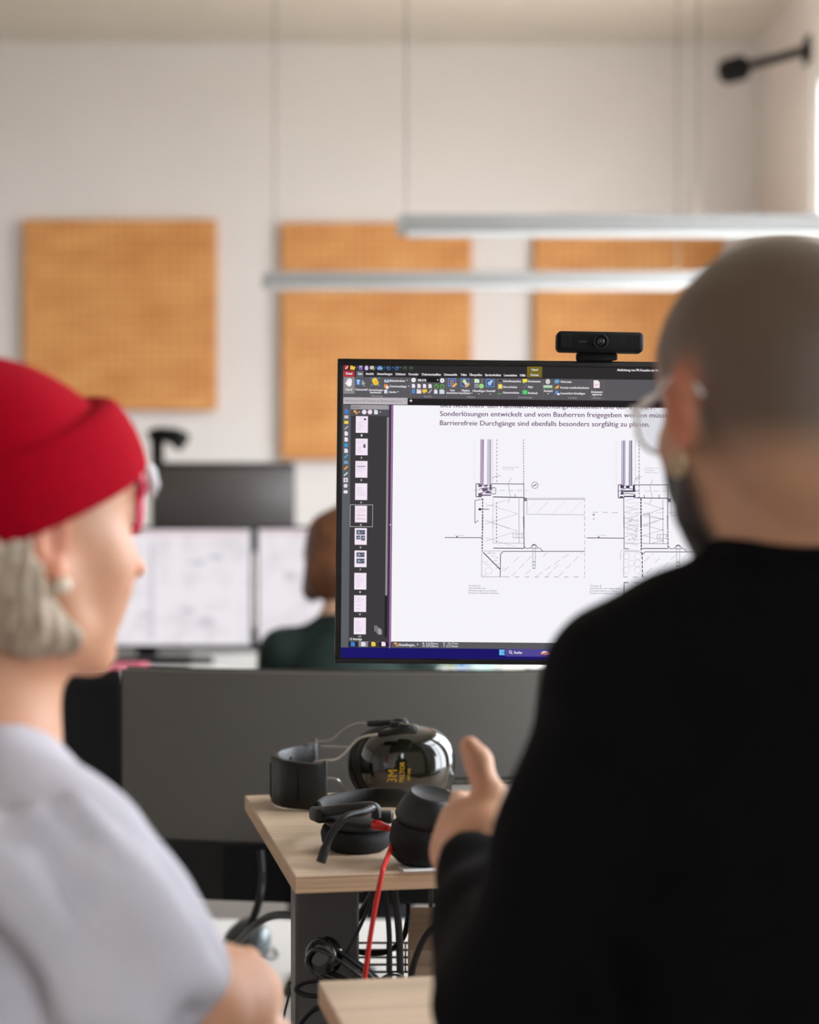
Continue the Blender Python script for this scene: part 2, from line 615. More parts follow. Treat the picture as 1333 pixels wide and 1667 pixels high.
# black desk lamp behind the dark monitor
lp = P(256, 770, 6.25)
lamp = empty('desk_lamp', (lp.x, 6.25, FZ + .02), 'black desk lamp standing behind the dark monitor', 'lamp')
zt = P(0, 706, 6.25).z - FZ - .02
MB().lathe([(.07, 0), (.07, .012), (.02, .02), (.012, .03)], (0, 0, 0), 20).build('base', M_blackm, lamp)
MB().tube([(0, 0, .02), (0, 0, zt - .02)], .022, 10).build('pole', M_blackm, lamp)
MB().tube([(-.03, 0, zt - .01), (.0, 0, zt), (.06, -.02, zt - .01), (.09, -.03, zt - .03)], [.02, .024, .03, .036], 12).build('lamp_head', M_blackm, lamp)

# things on the far desk
paper = mat('paper', (236, 234, 230), 0.8, var=0.01)
for (x, y, wd, dp, c, lab, rz) in ((372, 4.96, .2, .1, (238, 236, 232), 'white sheet of paper under the left lit screen', .2),
                                   (205, 4.96, .1, .08, (230, 120, 140), 'pink note pad on the far desk by the woman\'s chin', -.1)):
    pp = P(x, 0, y)
    o = empty('paper_sheet' if wd > .15 else 'note_pad', (pp.x, y, FZ), lab, 'paper' if wd > .15 else 'note pad', None, rz)
    mm = paper if wd > .15 else mat('pink_paper', c, .8, var=.02)
    for k in range(3 if wd > .15 else 5):
        MB().box((random.uniform(-.003, .003), 0, .0012 + k * .0024), (wd, dp, .0024)).build('sheet', mm, o)
kb = empty('keyboard', (P(240, 0, 5.02).x, 5.09, FZ), 'black keyboard under the left lit screen', 'keyboard')
MB().rbox((0, 0, .008), (.34, .1, .016), .004, 1).build('case', M_blackm, kb)
kk = MB()
for r in range(4):
    for c in range(14):
        kk.box((-.152 + c * .0234, -.034 + r * .022, .018), (.019, .018, .005))
kb_k = kk.build('keys', M_black, kb)
kb_k['kind'] = 'stuff'
bx = [(672, 26, (120, 158, 150), 'pale teal folder'), (706, 30, (38, 84, 66), 'dark green folder'),
      (733, 14, (92, 112, 50), 'yellow-green folder'), (752, 18, (44, 110, 160), 'blue folder'),
      (786, 36, (150, 190, 182), 'light turquoise folder'), (838, 50, (206, 198, 184), 'cream-white folder')]
for (x, wpx, c, nm) in bx:
    q = P(x, 0, 5.0)
    r_ = empty('document_folder', (q.x, 5.07, FZ), nm + ' standing below the main monitor on the far desk', 'folder', 'folders on the far desk')
    wd = wpx * 5 / F * .92
    mm = mat('folder_' + nm.replace(' ', '_'), c, .6, var=.04)
    zz = P(0, 1078, 5.0).z - FZ + .02
    sh = MB()
    sh.box((-wd / 2 + .0015, 0, zz / 2), (.003, .2, zz)); sh.box((wd / 2 - .0015, 0, zz / 2), (.003, .2, zz))
    sh.box((0, -.0985, zz / 2), (wd - .006, .003, zz))
    sh.build('cover', mm, r_)
    MB().box((0, .003, zz / 2 - .004), (wd - .008, .19, zz - .01)).build('pages', paper, r_)


# ------------------------------------------------------------------ chairs
def office_chair(loc, rz, lab, zs=.48, zb=1.12, w=.47):
    root = empty('office_chair', loc, lab, 'chair', None, rz)      # local -y: the way the sitter looks
    M_f = mat('chair_fabric', (13, 12, 14), 0.8, var=.15, vscale=60, bump=.2, bscale=500)
    MB().rbox((0, 0, zs), (.48, .46, .07), .03, 3).build('seat', M_f, root)
    # curved backrest
    vs, fs = [], []
    nx, nz = 14, 12
    hb = zb - zs - .1
    for side in (0, 1):
        for i in range(nz + 1):
            t = i / nz
            ww = w / 2 * (1 - .10 * t ** 4) * (1 - .1 * (1 - t) ** 3)
            for j in range(nx + 1):
                s = -1 + 2 * j / nx
                yy = .24 + .06 * math.sin(t * 2.4) - .05 * s * s + (.045 if side else 0) * (1 - s ** 6) * (1 - (2 * t - 1) ** 8)
                vs.append((s * ww * (1 - .0 * t), yy, zs + .1 + hb * t))
    n1 = (nx + 1) * (nz + 1)
    for side in (0, 1):
        for i in range(nz):
            for j in range(nx):
                q = side * n1 + i * (nx + 1) + j
                f = (q, q + 1, q + nx + 2, q + nx + 1)
                fs.append(f if not side else f[::-1])
    for i in range(nz):
        for j in (0, nx):
            q = i * (nx + 1) + j
            f = (q, q + nx + 1, q + nx + 1 + n1, q + n1)
            fs.append(f if j == 0 else f[::-1])
    for j in range(nx):
        for i in (0, nz):
            q = i * (nx + 1) + j
            fs.append((q, q + 1, q + 1 + n1, q + n1))
    MB().add(vs, fs, 0, True).build('backrest', M_f, root)
    MB().tube(catmull([(0, .1, zs - .05), (0, .28, zs - .03), (0, .32, zs + .08), (0, .31, zs + .25)], 6), .022, 10).build('back_support', M_blackm, root)
    for s in (-1, 1):
        ar = MB()
        ar.tube([(s * .26, .05, zs - .02), (s * .29, .05, zs + .02), (s * .29, .05, zs + .2)], .016, 8)
        ar.rbox((s * .29, .0, zs + .215), (.07, .24, .03), .012, 2)
        ar.build('armrest', M_blackm, root)
    MB().tube([(0, 0, zs - .03), (0, 0, .09)], .028, 12).build('gas_stem', M_blackm, root)
    for k in range(5):
        a = 2 * PI * k / 5 + .3
        d = Vector((math.cos(a), math.sin(a), 0))
        MB().tube([d * .02 + Vector((0, 0, .11)), d * .29 + Vector((0, 0, .075))], [.03, .02], 8).build('base_arm', M_blackm, root)
        cs = MB()
        rr = Matrix((( -d.y, d.x, 0), (d.x, d.y, 0), (0, 0, 1))).transposed()
        cs.lathe([(.0, -.022), (.026, -.02), (.03, -.008), (.03, .008), (.026, .02), (0, .022)], d * .29 + Vector((0, 0, .03)), 14, R=RZ(a) @ RX(PI / 2))
        cs.tube([d * .29 + Vector((0, 0, .03)), d * .29 + Vector((0, 0, .08))], .008, 6)
        cs.build('caster', M_blackm, root)
    return root


c1 = P(195, 1088, 4.0)
office_chair((c1.x - .205, 3.74, 0), 0, 'black fabric office chair left of the grey curved monitor', .48, c1.z, .47)
office_chair((P(562, 0, 4.6).x, 4.5, 0), PI, 'black raised chair under the brown-haired person', .6, 1.0, .40)

# ------------------------------------------------------------------ white desk behind and the curved monitors on it
WZ = 0.70
desk('office_desk', 'white desk with the mouse and the grey curved monitor', 'desk', -1.25, 1.3, 2.64, 3.40, WZ, .028,
     mat('desk_white', (196, 191, 186), .45, var=.02, vscale=6), M_dgrey)
M_gback = mat('grey_monitor_back', (92, 88, 84), .5, var=.03, vscale=5, bump=.04, bscale=600)


def curved_monitor(loc, w, h, zb, lab, rz, chin, group=None, hidden=False):
    """curved monitor seen from behind; local -y is the back (towards the camera)"""
    root = empty('curved_monitor', loc, lab, 'monitor', group, rz)
    R = 1.5
    def curve_panel(x0, x1, z0, z1, y_out, y_in, bev=0.0, n=24):
        vs, fs = [], []
        for i in range(n + 1):
            x = x0 + (x1 - x0) * i / n
            a = x / R
            ca, sa = math.cos(a), math.sin(a)
            for (yy, zz) in ((y_out, z0), (y_out, z1), (y_in, z1), (y_in, z0)):
                vs.append(((R + yy * -1) * sa, R - (R - yy) * ca, zz))
        for i in range(n):
            for k in range(4):
                fs.append((i * 4 + k, i * 4 + (k + 1) % 4, (i + 1) * 4 + (k + 1) % 4, (i + 1) * 4 + k))
        fs.append((3, 2, 1, 0)); fs.append((n * 4, n * 4 + 1, n * 4 + 2, n * 4 + 3))
        return vs, fs
    # back shell, black lower cover, front bezel, screen
    v, f = curve_panel(-w / 2, w / 2, zb + chin, zb + h - .003, 0, .018)
    MB().add(v, f).build('back_shell', M_gback, root)
    v, f = curve_panel(-w / 2 + .012, w / 2 - .012, zb, zb + chin - .001, -.004, .018)
    MB().add(v, f).build('lower_cover', M_black, root)
    v, f = curve_panel(-w / 2 - .001, w / 2 + .001, zb + .004, zb + h, .0182, .028)
    MB().add(v, f).build('bezel', M_bezel, root)
    v, f = curve_panel(-w / 2 + .006, w / 2 - .006, zb + .016, zb + h - .006, .0282, .029)
    MB().add(v, f).build('screen', M_dark, root)
    # cable panel: a slightly proud block in the lower cover with a seam, and a lock slot
    v, f = curve_panel(-.16, .16, zb + .002, zb + chin - .006, -.010, -.0042, n=10)
    MB().add(v, f).build('port_cover', M_blackm, root)
    MB().box((-.205, -.004 + .0145 , zb + chin * .72), (.006, .004, .010)).build('lock_slot', M_bezel, root)
    MB().rbox((0, -.022, (zb + .14) / 2), (.055, .022, zb + .14), .006, 2).build('stand_neck', M_black, root)
    MB().rbox((0, .06, .006), (.13, .16, .012), .005, 2).build('stand_base', M_black, root)
    return root


DG = 2.9
gl, gr = P(192, 1086, DG), P(870, 1100, DG)
gw = (gr.x - gl.x) * 1.02
gzb = P(0, 1477, DG - .06).z - WZ
gzt = P(0, 1090, DG).z - WZ
curved_monitor(((gl.x + gr.x) / 2, DG - .03, WZ), gw, gzt - gzb, gzb, 'grey curved monitor seen from behind, above the wooden shelf', -.09, .092, 'curved monitors on the white desk')
curved_monitor((gr.x - .016 + gw / 2 + .004, DG + .05, WZ), gw, gzt - gzb - .005, gzb, 'curved monitor mostly hidden behind the man in black', .10, .092, 'curved monitors on the white desk')

# computer mouse on the white desk
mq = P(402, 1545, 3.05)
md = (H - WZ) * F / (1552 - 833.5)
mq = P(394, 1552, md)
mouse = empty('computer_mouse', (mq.x, mq.y, WZ), 'dark silver upright computer mouse on the white desk', 'mouse')
M_msilver = mat('mouse_silver', (92, 97, 99), .3, metal=.5, var=.05)
M_mdark = mat('mouse_dark', (48, 50, 50), .35, var=.05)
def blob(c, r, n=(18, 12), fn=None, R=None):
    vs, fs = [], []
    for i in range(n[1] + 1):
        a = PI * i / n[1]
        for j in range(n[0]):
            b = 2 * PI * j / n[0]
            p = Vector((math.sin(a) * math.cos(b), math.sin(a) * math.sin(b), math.cos(a)))
            p = Vector((p.x * r[0], p.y * r[1], p.z * r[2]))
            if fn: p = fn(p)
            if R is not None: p = R @ p
            vs.append(Vector(c) + p)
    for i in range(n[1]):
        for j in range(n[0]):
            fs.append((i * n[0] + j, (i + 1) * n[0] + j, (i + 1) * n[0] + (j + 1) % n[0], i * n[0] + (j + 1) % n[0]))
    return vs, fs
def msh(p):
    z = max(p.z, -0.0)
    return Vector((p.x + z * .35, p.y, z))
v, f = blob((-.008, 0, .0), (.038, .052, .062), fn=msh)
MB().add(v, f, 0, True).build('body', M_mdark, mouse)
v, f = blob((.012, -.01, .0), (.034, .042, .052), fn=msh)
MB().add(v, f, 0, True).build('side_shell', M_msilver, mouse)
MB().tube(catmull([(0, -.04, .008), (.03, -.075, .012), (.056, -.06, .006), (.062, -.02, .003), (.05, .03, .003)], 8), .0016, 6).build('cord', M_mdark, mouse)


# ------------------------------------------------------------------ wooden standing shelf
SA = math.radians(10.5)
SH = 0.394
SZ = H - SH
FL = P(480, 1425, 2.0)
shelf = empty('standing_shelf', (FL.x, FL.y, 0), 'birch plywood shelf on a grey post carrying the main monitor', 'shelf', None, SA)
SW, SD, ST = 1.25, 0.575, 0.020
MB().rbox((SW / 2, SD / 2, SZ - .002), (SW, SD, .004), .0012, 1, smooth=False).build('top_veneer', M_birch, shelf)
MB().rbox((SW / 2, SD / 2, SZ - .004 - (ST - .004) / 2), (SW, SD, ST - .004), .0008, 1, smooth=False).build('board_core', M_birch2, shelf)
M_post = mat('post_grey', (84, 80, 78), .48, var=.03, vscale=14, bump=.04, bscale=500)
for px in (.0525, 1.12):
    MB().rbox((px, .145, (SZ - ST + .03) / 2), (.074, .05, SZ - ST - .03), .003, 1, smooth=False).build('post', M_post, shelf)
    MB().rbox((px, .22, .015), (.09, .55, .03), .006, 1, smooth=False).build('foot', M_post, shelf)
    MB().box((px, .26, SZ - ST - .006), (.06, .42, .012)).build('carrier', M_post, shelf)
for k, (xa, xb) in enumerate(((626, 634), (641, 652))):
    a, b = P(xa, 1443, 2.08), P(xb, 1640, 2.08)
    st = MB()
    w = .0042 if k else .003
    pts = [a, a + (b - a) * .4 + Vector((.003, 0, 0)), b]
    off = Vector((FL.x, FL.y, 0))
    inv = RZ(-SA)
    st.tube([inv @ (p - off) for p in catmull(pts, 6)], w, 6, flat=(1, .25))
    st.build('strap', mat('strap_grey', (44, 41, 40), .6, var=.05), shelf)

# lower wooden desk ledge
LZ = H - (1597 - 833.5) * 1.8 / F
LB = P(518, 1597, 1.8)
low = empty('wooden_desk', (LB.x, LB.y, 0), 'narrow pale wooden desk ledge at the bottom edge in front of the post', 'desk', None, SA)
MB().rbox((.5, -.11, LZ - .0025), (1.0, .22, .005), .001, 1, smooth=False).build('top_veneer', M_birch, low)
MB().rbox((.5, -.11, LZ - .014), (1.0, .22, .018), .001, 1, smooth=False).build('board_core', M_birch2, low)
for px in (.14, .9):
    MB().box((px, -.1, (LZ - .023) / 2), (.05, .05, LZ - .023)).build('leg', M_post, low)

# pale wooden cabinet right of the post
cb = P(664, 1548, 2.16)
cab = empty('wooden_cabinet', (cb.x, 2.16, 0), 'pale wooden cabinet under the shelf, half hidden by the man', 'cabinet')
MB().rbox((.2, .12, cb.z / 2), (.4, .24, cb.z), .002, 1, smooth=False).build('body', M_birch, cab)
for k in range(2):
    MB().rbox((.1 + .2 * k, -.009, cb.z / 2), (.192, .016, cb.z - .03), .002, 1, smooth=False).build('door', M_birch, cab)

# ------------------------------------------------------------------ main monitor
MS = 2.2 / F                     # metres per photo pixel on the screen plane
MX = P(965.5, 0, 2.2).x
mon = empty('main_monitor', (MX, 2.2, SZ), 'large black monitor showing a construction drawing, webcam on top', 'monitor', None, math.radians(0.45))
ROLL = RY(math.radians(0.56))
SLOPE = 0.0134
PC = Vector((0, 0, P(0, 830 + SLOPE * 418, 2.2).z - SZ))    # panel centre


def S(x, y, lay=0.0):
    u = (x - 965.5) * MS
    v = -(y - SLOPE * (x - 547) - 830) * MS
    return ROLL @ Vector((u, -lay * 0.00006, v)) + PC


W2, H2 = 418.5 * MS, 248 * MS
def panel_box(x0, y0, x1, y1, ya, yb, r=.003, seg=2, mb=None):
    mb = mb or MB()
    c = ROLL @ Vector((((x0 + x1) / 2 - 965.5) * MS, (ya + yb) / 2, -((y0 + y1) / 2 - 830) * MS)) + PC
    return mb.rbox(c, ((x1 - x0) * MS, yb - ya, (y1 - y0) * MS), r, seg, R=ROLL)


panel_box(547, 582, 1384, 1078, .0006, .022, .004, 3).build('housing', M_bezel, mon)
panel_box(547 + 150, 700, 1384 - 150, 1000, .0218, .05, .012, 3).build('back_bulge', M_black, mon)
bz = MB()
for (a, b, c, d) in ((547.5, 582.5, 1383.5, 592.6), (547.5, 1069, 1383.5, 1077.5), (547.5, 592.6, 557.2, 1069), (1374, 592.6, 1383.5, 1069)):
    panel_box(a, b, c, d, -.0012, .0008, .0008, 2, bz)
bz.build('bezel', M_bezel, mon)
MB().tube([S(547.6, 1000), S(547.6, 1076), S(600, 1077.6)], .0006, 6).build('edge_trim', M_chrome, mon)
nk = MB()
nk.rbox((0, .065, (PC.z + .02) / 2), (.06, .02, PC.z + .02), .005, 2)
nk.build('stand_neck', M_black, mon)
MB().rbox((0, .06, .007), (.26, .2, .014), .005, 2).build('stand_base', M_black, mon)
scr = MB().add([S(557, 592.5), S(557, 1069.2), S(1374.2, 1069.2 ), S(1374.2, 592.5)], [(0, 1, 2, 3)]).build('screen', emis('screen_backlight', (36, 33, 36)), mon)

# ---- what the screen shows
G = MB()
ECACHE = {}
def E(c):
    c = tuple(c)
    if c not in ECACHE:
        ECACHE[c] = emis('screen_colour_%02x%02x%02x' % c, c)
    return G.slot(ECACHE[c])


def rect(x0, y0, x1, y1, c, lay=1):
    G.add([S(x0, y0, lay), S(x0, y1, lay), S(x1, y1, lay), S(x1, y0, lay)], [(0, 1, 2, 3)], E(c))
def rectf(x0, y0, x1, y1, c, lay=1, xr=None):
    """rectangle whose given y holds at x = xr, sheared along with the screen rows"""
    xr = 557 if xr is None else xr
    k0, k1 = SLOPE * (x0 - xr), SLOPE * (x1 - xr)
    G.add([S(x0, y0 + k0, lay), S(x0, y1 + k0, lay), S(x1, y1 + k1, lay), S(x1, y0 + k1, lay)], [(0, 1, 2, 3)], E(c))
def poly(pts, c, lay=2):
    G.add([S(x, y, lay) for x, y in pts], [tuple(range(len(pts) - 1, -1, -1))], E(c))
def disc(x, y, r, c, lay=2, n=14, ry=None):
    poly([(x + r * math.cos(2 * PI * k / n), y + (ry or r) * math.sin(2 * PI * k / n)) for k in range(n)], c, lay)
def ring(x, y, r, w, c, lay=2, n=18):
    pts = [(x + r * math.cos(2 * PI * k / n), y + r * math.sin(2 * PI * k / n)) for k in range(n + 1)]
    for a, b in zip(pts[:-1], pts[1:]): line(*a, *b, c, w, lay)
def line(x0, y0, x1, y1, c, w=.8, lay=3):
    dx, dy = x1 - x0, y1 - y0
    L = math.hypot(dx, dy) or 1
    nx, ny = -dy / L * w / 2, dx / L * w / 2
    G.add([S(x0 + nx, y0 + ny, lay), S(x0 - nx, y0 - ny, lay), S(x1 - nx, y1 - ny, lay), S(x1 + nx, y1 + ny, lay)],
          [(0, 1, 2, 3)], E(c))
def pline(pts, c, w=.8, lay=5):
    for a, b in zip(pts[:-1], pts[1:]): line(*a, *b, c, w, lay)
def dash(x0, y0, x1, y1, c, w=.8, on=4, off=2, lay=3):
    L = math.hypot(x1 - x0, y1 - y0)
    t = 0
    while t < L:
        a, b = t / L, min(L, t + on) / L
        line(x0 + (x1 - x0) * a, y0 + (y1 - y0) * a, x0 + (x1 - x0) * b, y0 + (y1 - y0) * b, c, w, lay)
        t += on + off


TCACHE = {}
def text_mesh(s):
    if s in TCACHE: return TCACHE[s]
    cu = bpy.data.curves.new('t', 'FONT')
    cu.body = s
    cu.resolution_u = 3
    ob = bpy.data.objects.new('t', cu)
    COL.objects.link(ob)
    dg = bpy.context.evaluated_depsgraph_get()
    me = ob.evaluated_get(dg).to_mesh()
    vs = [v.co.copy() for v in me.vertices]
    fs = [tuple(p.vertices) for p in me.polygons]
    ob.evaluated_get(dg).to_mesh_clear()
    bpy.data.objects.remove(ob)
    bpy.data.curves.remove(cu)
    x0 = min(v.x for v in vs); x1 = max(v.x for v in vs)
    TCACHE[s] = ([(v.x - x0, v.y) for v in vs], fs, x1 - x0)
    return TCACHE[s]


def text(s, x0, x1, yb, cap, c, lay=4, yslope=SLOPE, bold=0.0):
    """s fitted between x0 and x1 on the baseline yb (at x0), capitals cap pixels tall"""
    vs, fs, w = text_mesh(s)
    kx = (x1 - x0) / w
    ky = cap / 0.729
    for dx in ((0, bold) if bold else (0,)):
        G.add([S(x0 + dx + vx * kx, yb - vy * ky + yslope * vx * kx, lay) for vx, vy in vs], fs, E(c))


WH, PINK, GR = (246, 244, 250), (240, 226, 240), (176, 172, 178)
TXT, DARK, INK, LGT = (100, 62, 104), (58, 55, 58), (66, 40, 72), (188, 180, 194)
# title row and tabs
rectf(557, 592.6, 1374, 613, (48, 45, 47), 1)
rectf(557, 612, 1374, 646.6, (92, 90, 94), 2)
rectf(557, 646.4, 1374, 657.4, (38, 33, 36), 8)
rectf(557.2, 602.4, 575, 612.2, (178, 54, 64), 3)
rectf(577.5, 602.2, 589.5, 612.5, (96, 100, 112), 3)
# quick access icons
rectf(558.5, 593.4, 565, 600.5, (196, 48, 70), 3); line(560, 599.5, 564, 595, WH, 1.2, 4)
poly([(568, 594), (571, 594), (572, 595.2), (576, 595.4), (575, 601), (568, 600.6)], (238, 196, 66), 3)
rectf(581.5, 593.8, 588, 600.6, (128, 104, 172), 3); rectf(583, 594, 587, 596.4, (196, 180, 220), 4)
rectf(591, 595.8, 597.6, 599.8, (170, 150, 214), 3); rectf(592.4, 593.9, 596.2, 601, (214, 206, 236), 4)
rectf(600, 594.2, 606.4, 599.6, (206, 200, 198), 3); disc(606, 599.4, 1.8, (140, 170, 110), 4)
disc(616, 598, 4.2, (104, 160, 226), 3, ry=3.2); rectf(612, 597.6, 620.4, 600, (130, 178, 236), 3)
for x, d in ((630.5, 1), (643, -1)):
    ring(x, 598.6, 2.4, 1.2, (58, 128, 206), 3, 10); poly([(x - 3.6 * d, 595), (x - 3.6 * d, 599), (x - .4 * d, 597)][::d], (58, 128, 206), 4)
for x in (657, 667):
    ring(x, 598, 3.2, .6, (74, 104, 66), 3); line(x - 1.5, 598, x + 1.5, 598, (150, 170, 140), .7, 4)
for x in (578.6, 609.4, 622.8, 636.8, 649.6):
    poly([(x - 1, 597), (x, 598.4), (x + 1, 597)], GR, 4)
tabs = [('Datei', 561, 571), ('Start', 580.5, 587.5), ('Ansicht', 593, 606), ('Anmerkungen', 611.5, 636), ('Schützen', 641.5, 657.5),
        ('Formular', 663, 679), ('Dokumentaufbau', 684.5, 715), ('Umwandeln', 720.5, 741.5), ('Teilen', 747.5, 757), ('Überprüfen', 762, 782),
        ('Barrierefreiheit', 787.5, 813), ('Lesezeichen', 818, 839), ('Hilfe', 844, 853)]
for s, a, b in tabs:
    text(s, a, b, 608.6 + SLOPE * (a - 557), 4.0, WH, 5, bold=.25)
rectf(855.5, 592, 880, 610, (118, 104, 40), 3); rectf(855.5, 591.6, 880, 592.9, (230, 190, 60), 4)
text('Hand', 863, 873, 603.2, 3.6, WH, 5, bold=.2); text('Format', 861.5, 874.5, 611.6, 3.6, WH, 5, bold=.2)
text('Abdichtung von PR-Fassaden am Bodenanschluss', 1002, 1094, 604.2, 4.0, WH, 5, bold=.25)
# ribbon
rectf(557.3, 612.5, 575.3, 639.5, (142, 139, 140), 3)
disc(566.5, 623.5, 4, WH, 4, ry=4.6)
for k, (fx, fy) in enumerate(((-3.6, -4.5), (-1.4, -7), (1, -7.4), (3.4, -6))):
    line(566.5 + fx * .9, 622, 566.5 + fx, 622 + fy, WH, 1.9, 4)
line(563, 625, 560.4, 621.5, WH, 1.9, 4)
text('Hand', 561, 571, 634.5, 3.6, WH, 5, bold=.2)
rectf(577.6, 616, 584.6, 625, (78, 138, 216), 3); rectf(580.4, 617.6, 581.8, 624, WH, 4); rectf(579, 617.4, 583.4, 618.6, WH, 4)
poly([(587, 617), (593, 623.5), (590.5, 624), (592, 627.5), (590.6, 628), (589, 624.6), (587, 626)], (168, 170, 168), 4)
text('Textauswahl', 576, 596, 634.4, 3.6, WH, 5, bold=.2)
for (x, y) in ((602.5, 614.5), (614.8, 614.5), (602.5, 626), (614.8, 626)):
    rectf(x - 1.4, y - 1.4, x + 1.4, y + 1.4, (86, 130, 200), 3, x)
disc(608, 618.5, 4.6, (240, 206, 80), 4); disc(610, 622, 4.4, (232, 190, 60), 5); poly([(604, 624), (607.5, 621), (609, 626.5)], (232, 190, 60), 5)
text('Anmerkungen', 598, 621.5, 635.2, 3.6, WH, 5, bold=.2); text('bearbeiten', 600.5, 618.5, 639.2, 3.4, WH, 5, bold=.2)
text('Werkzeuge', 602, 621, 644.6, 2.8, GR, 5)
rectf(623.5, 616, 631, 620.6, (196, 206, 216), 3); disc(627.2, 618.4, 1.8, (120, 150, 180), 4)
text('Bildschirmfoto', 632, 657, 620.4, 3.6, WH, 5, bold=.2)
rectf(623, 623.4, 628.4, 629.8, (232, 140, 70), 3); rectf(626, 626, 630.6, 631, PINK, 4)
text('Zwischenablage', 632, 659.5, 629.4, 3.6, WH, 5, bold=.2)
rectf(623.6, 632.4, 628.4, 638.4, PINK, 3); disc(629, 637.6, 2.2, (120, 160, 180), 4)
text('Suche', 632, 643, 638.6, 3.6, WH, 5, bold=.2)
for (x, y) in ((660.5, 617.6), (663.2, 627), (646, 636.2)):
    poly([(x - 1.2, y), (x, y + 1.6), (x + 1.2, y)], WH, 5)
for x in (666, 724.6, 808.5, 881.5, 900, 960, 980.5):
    line(x, 613.2 + SLOPE * (x - 557), x, 645.5 + SLOPE * (x - 557), (112, 110, 114), .7, 4)
disc(671, 617.8, 3.6, WH, 3); line(669.4, 617.8, 672.6, 617.8, (150, 120, 150), .9, 4)
rectf(676.5, 613, 713.5, 621.4, (34, 31, 33), 3, 676)
text('200,21%', 677.5, 691.5, 620, 4.2, WH, 5, bold=.3); poly([(709, 617), (710.3, 619), (711.6, 617)], WH, 5)
disc(717.6, 618.8, 3.6, WH, 3); line(716, 618.8, 719.2, 618.8, (150, 120, 150), .9, 4); line(717.6, 617.2, 717.6, 620.4, (150, 120, 150), .9, 4)
def page_icon(x, y, w=5.2, h=6.6, c=PINK, lay=3):
    poly([(x - w / 2, y - h / 2), (x + w / 6, y - h / 2), (x + w / 2, y - h / 4), (x + w / 2, y + h / 2), (x - w / 2, y + h / 2)], c, lay)
for x in (671, 680, 689, 698): page_icon(x, 627.3 + .0134 * (x - 671))
for x in (708.3, 717.8):
    ring(x, 628.4, 3, 1.7, (88, 176, 66), 3, 12); poly([(x - 3.4, 628.5), (x + 3.4, 628.5), (x, 632)], (92, 90, 94), 5)
rectf(668.5, 632.8, 673.5, 639.4, (86, 140, 214), 3, 671); page_icon(680, 636.2, 7.4, 7); rectf(677, 633, 683.5, 635, (206, 196, 176), 4, 680)
rectf(685.5, 633, 693, 638, (236, 200, 76), 3, 689); poly([(687, 638), (690, 638), (688, 640)], (236, 200, 76), 3)
line(695.6, 639.2, 700.6, 633.6, (196, 196, 200), 1.6, 3); page_icon(707.3, 636.8); page_icon(717.4, 636.8, 8, 7.2, (206, 220, 228))
text('Ansicht', 688, 701, 645.8, 2.8, GR, 5)
for k, x in enumerate((733.8, 754.6)):
    rectf(x - 7, 615.2, x + 6.4, 628.8, (94, 138, 206), 3, x); rectf(x - 5.4, 616.8, x + 4.8, 627.2, (82, 78, 90), 4, x)
    if k == 0:
        for q in range(4): line(x - 4, 618.6 + q * 2.4, x + 3.4, 618.7 + q * 2.4, (206, 170, 180), .9, 5)
    else:
        disc(x - 1, 620, 3, (206, 226, 150), 5); disc(x + 1.4, 623.4, 2.6, (196, 220, 240), 5)
    poly([(x + 1, 627), (x + 6, 622.4), (x + 8.4, 624.6), (x + 3, 629.6), (x + .2, 630.2)], (242, 178, 88), 6)
text('Text', 730, 738, 636.2, 3.6, WH, 5, bold=.2); text('bearbeiten', 725, 743.5, 640.2, 3.4, WH, 5, bold=.2)
text('Objekte', 749, 762.5, 636.6, 3.6, WH, 5, bold=.2); text('bearbeiten', 745, 763.5, 640.6, 3.4, WH, 5, bold=.2); poly([(765, 638.6), (766, 640), (767, 638.6)], WH, 5)
page_icon(774, 619.5, 8, 6.4, (206, 232, 206)); 
for q in range(3): line(770, 625 + q * 2.4, 777, 625.1 + q * 2.4, (206, 206, 210), .9, 4)
disc(781.4, 628, 4, (158, 214, 136), 4); line(782.4, 616, 782.4, 622.6, (140, 160, 140), .8, 4)
text('Hinzufügen', 767.5, 787.5, 637.2, 3.6, WH, 5, bold=.2); poly([(776.4, 640), (777.5, 641.4), (778.6, 640)], WH, 5)
rectf(788.8, 616.6, 802.4, 629.6, (96, 140, 206), 3, 796); rectf(790.4, 618.2, 800.8, 628, (72, 76, 92), 4, 796)
disc(795, 623.6, 3.4, (160, 198, 240), 5); disc(797.8, 620.4, 1.8, (206, 226, 246), 5)
text('Auswahl', 789, 803.6, 637.4, 3.6, WH, 5, bold=.2); poly([(795, 640.4), (796.1, 641.8), (797.2, 640.4)], WH, 5)
text('Objekte', 758.5, 771.5, 646.8, 2.8, GR, 5)
rectf(808.8 + 1, 618.6, 814, 621, (58, 52, 58), 3, 812); line(809.8, 622.4, 813, 622.4, (170, 160, 170), .8, 4)
rectf(808, 625, 815.4, 632.4, (232, 210, 92), 3, 812); rectf(810.4, 627, 813, 630.4, (250, 240, 190), 4, 812)
line(808.6, 640.4, 814.6, 640.5, (86, 190, 90), 1, 4)
text('Schreibmaschine', 816.5, 845.5, 621.6, 3.6, WH, 5, bold=.2)
text('Hervorheben', 816.5, 839.5, 631, 3.6, WH, 5, bold=.2)
text('Unterstreichen', 816.5, 842.5, 640.2, 3.6, WH, 5, bold=.2)
rectf(848.4, 616.6, 856, 621.8, (240, 226, 70), 3, 852); poly([(849.5, 621.8), (852.5, 621.8), (850, 624)], (240, 226, 70), 3)
line(849.6, 631.4, 855.4, 626, (150, 108, 166), .9, 3)
rectf(848.8, 635, 856, 641.4, (86, 208, 120), 3, 852)
text('Kommentar', 857.5, 878, 622, 3.6, WH, 5, bold=.2); text('Pfad', 857.5, 864.5, 631.4, 3.6, WH, 5, bold=.2); text('Rechteck', 857.5, 873, 641, 3.6, WH, 5, bold=.2)
text('Anmerkungen', 841, 865, 647.6, 2.8, GR, 5)
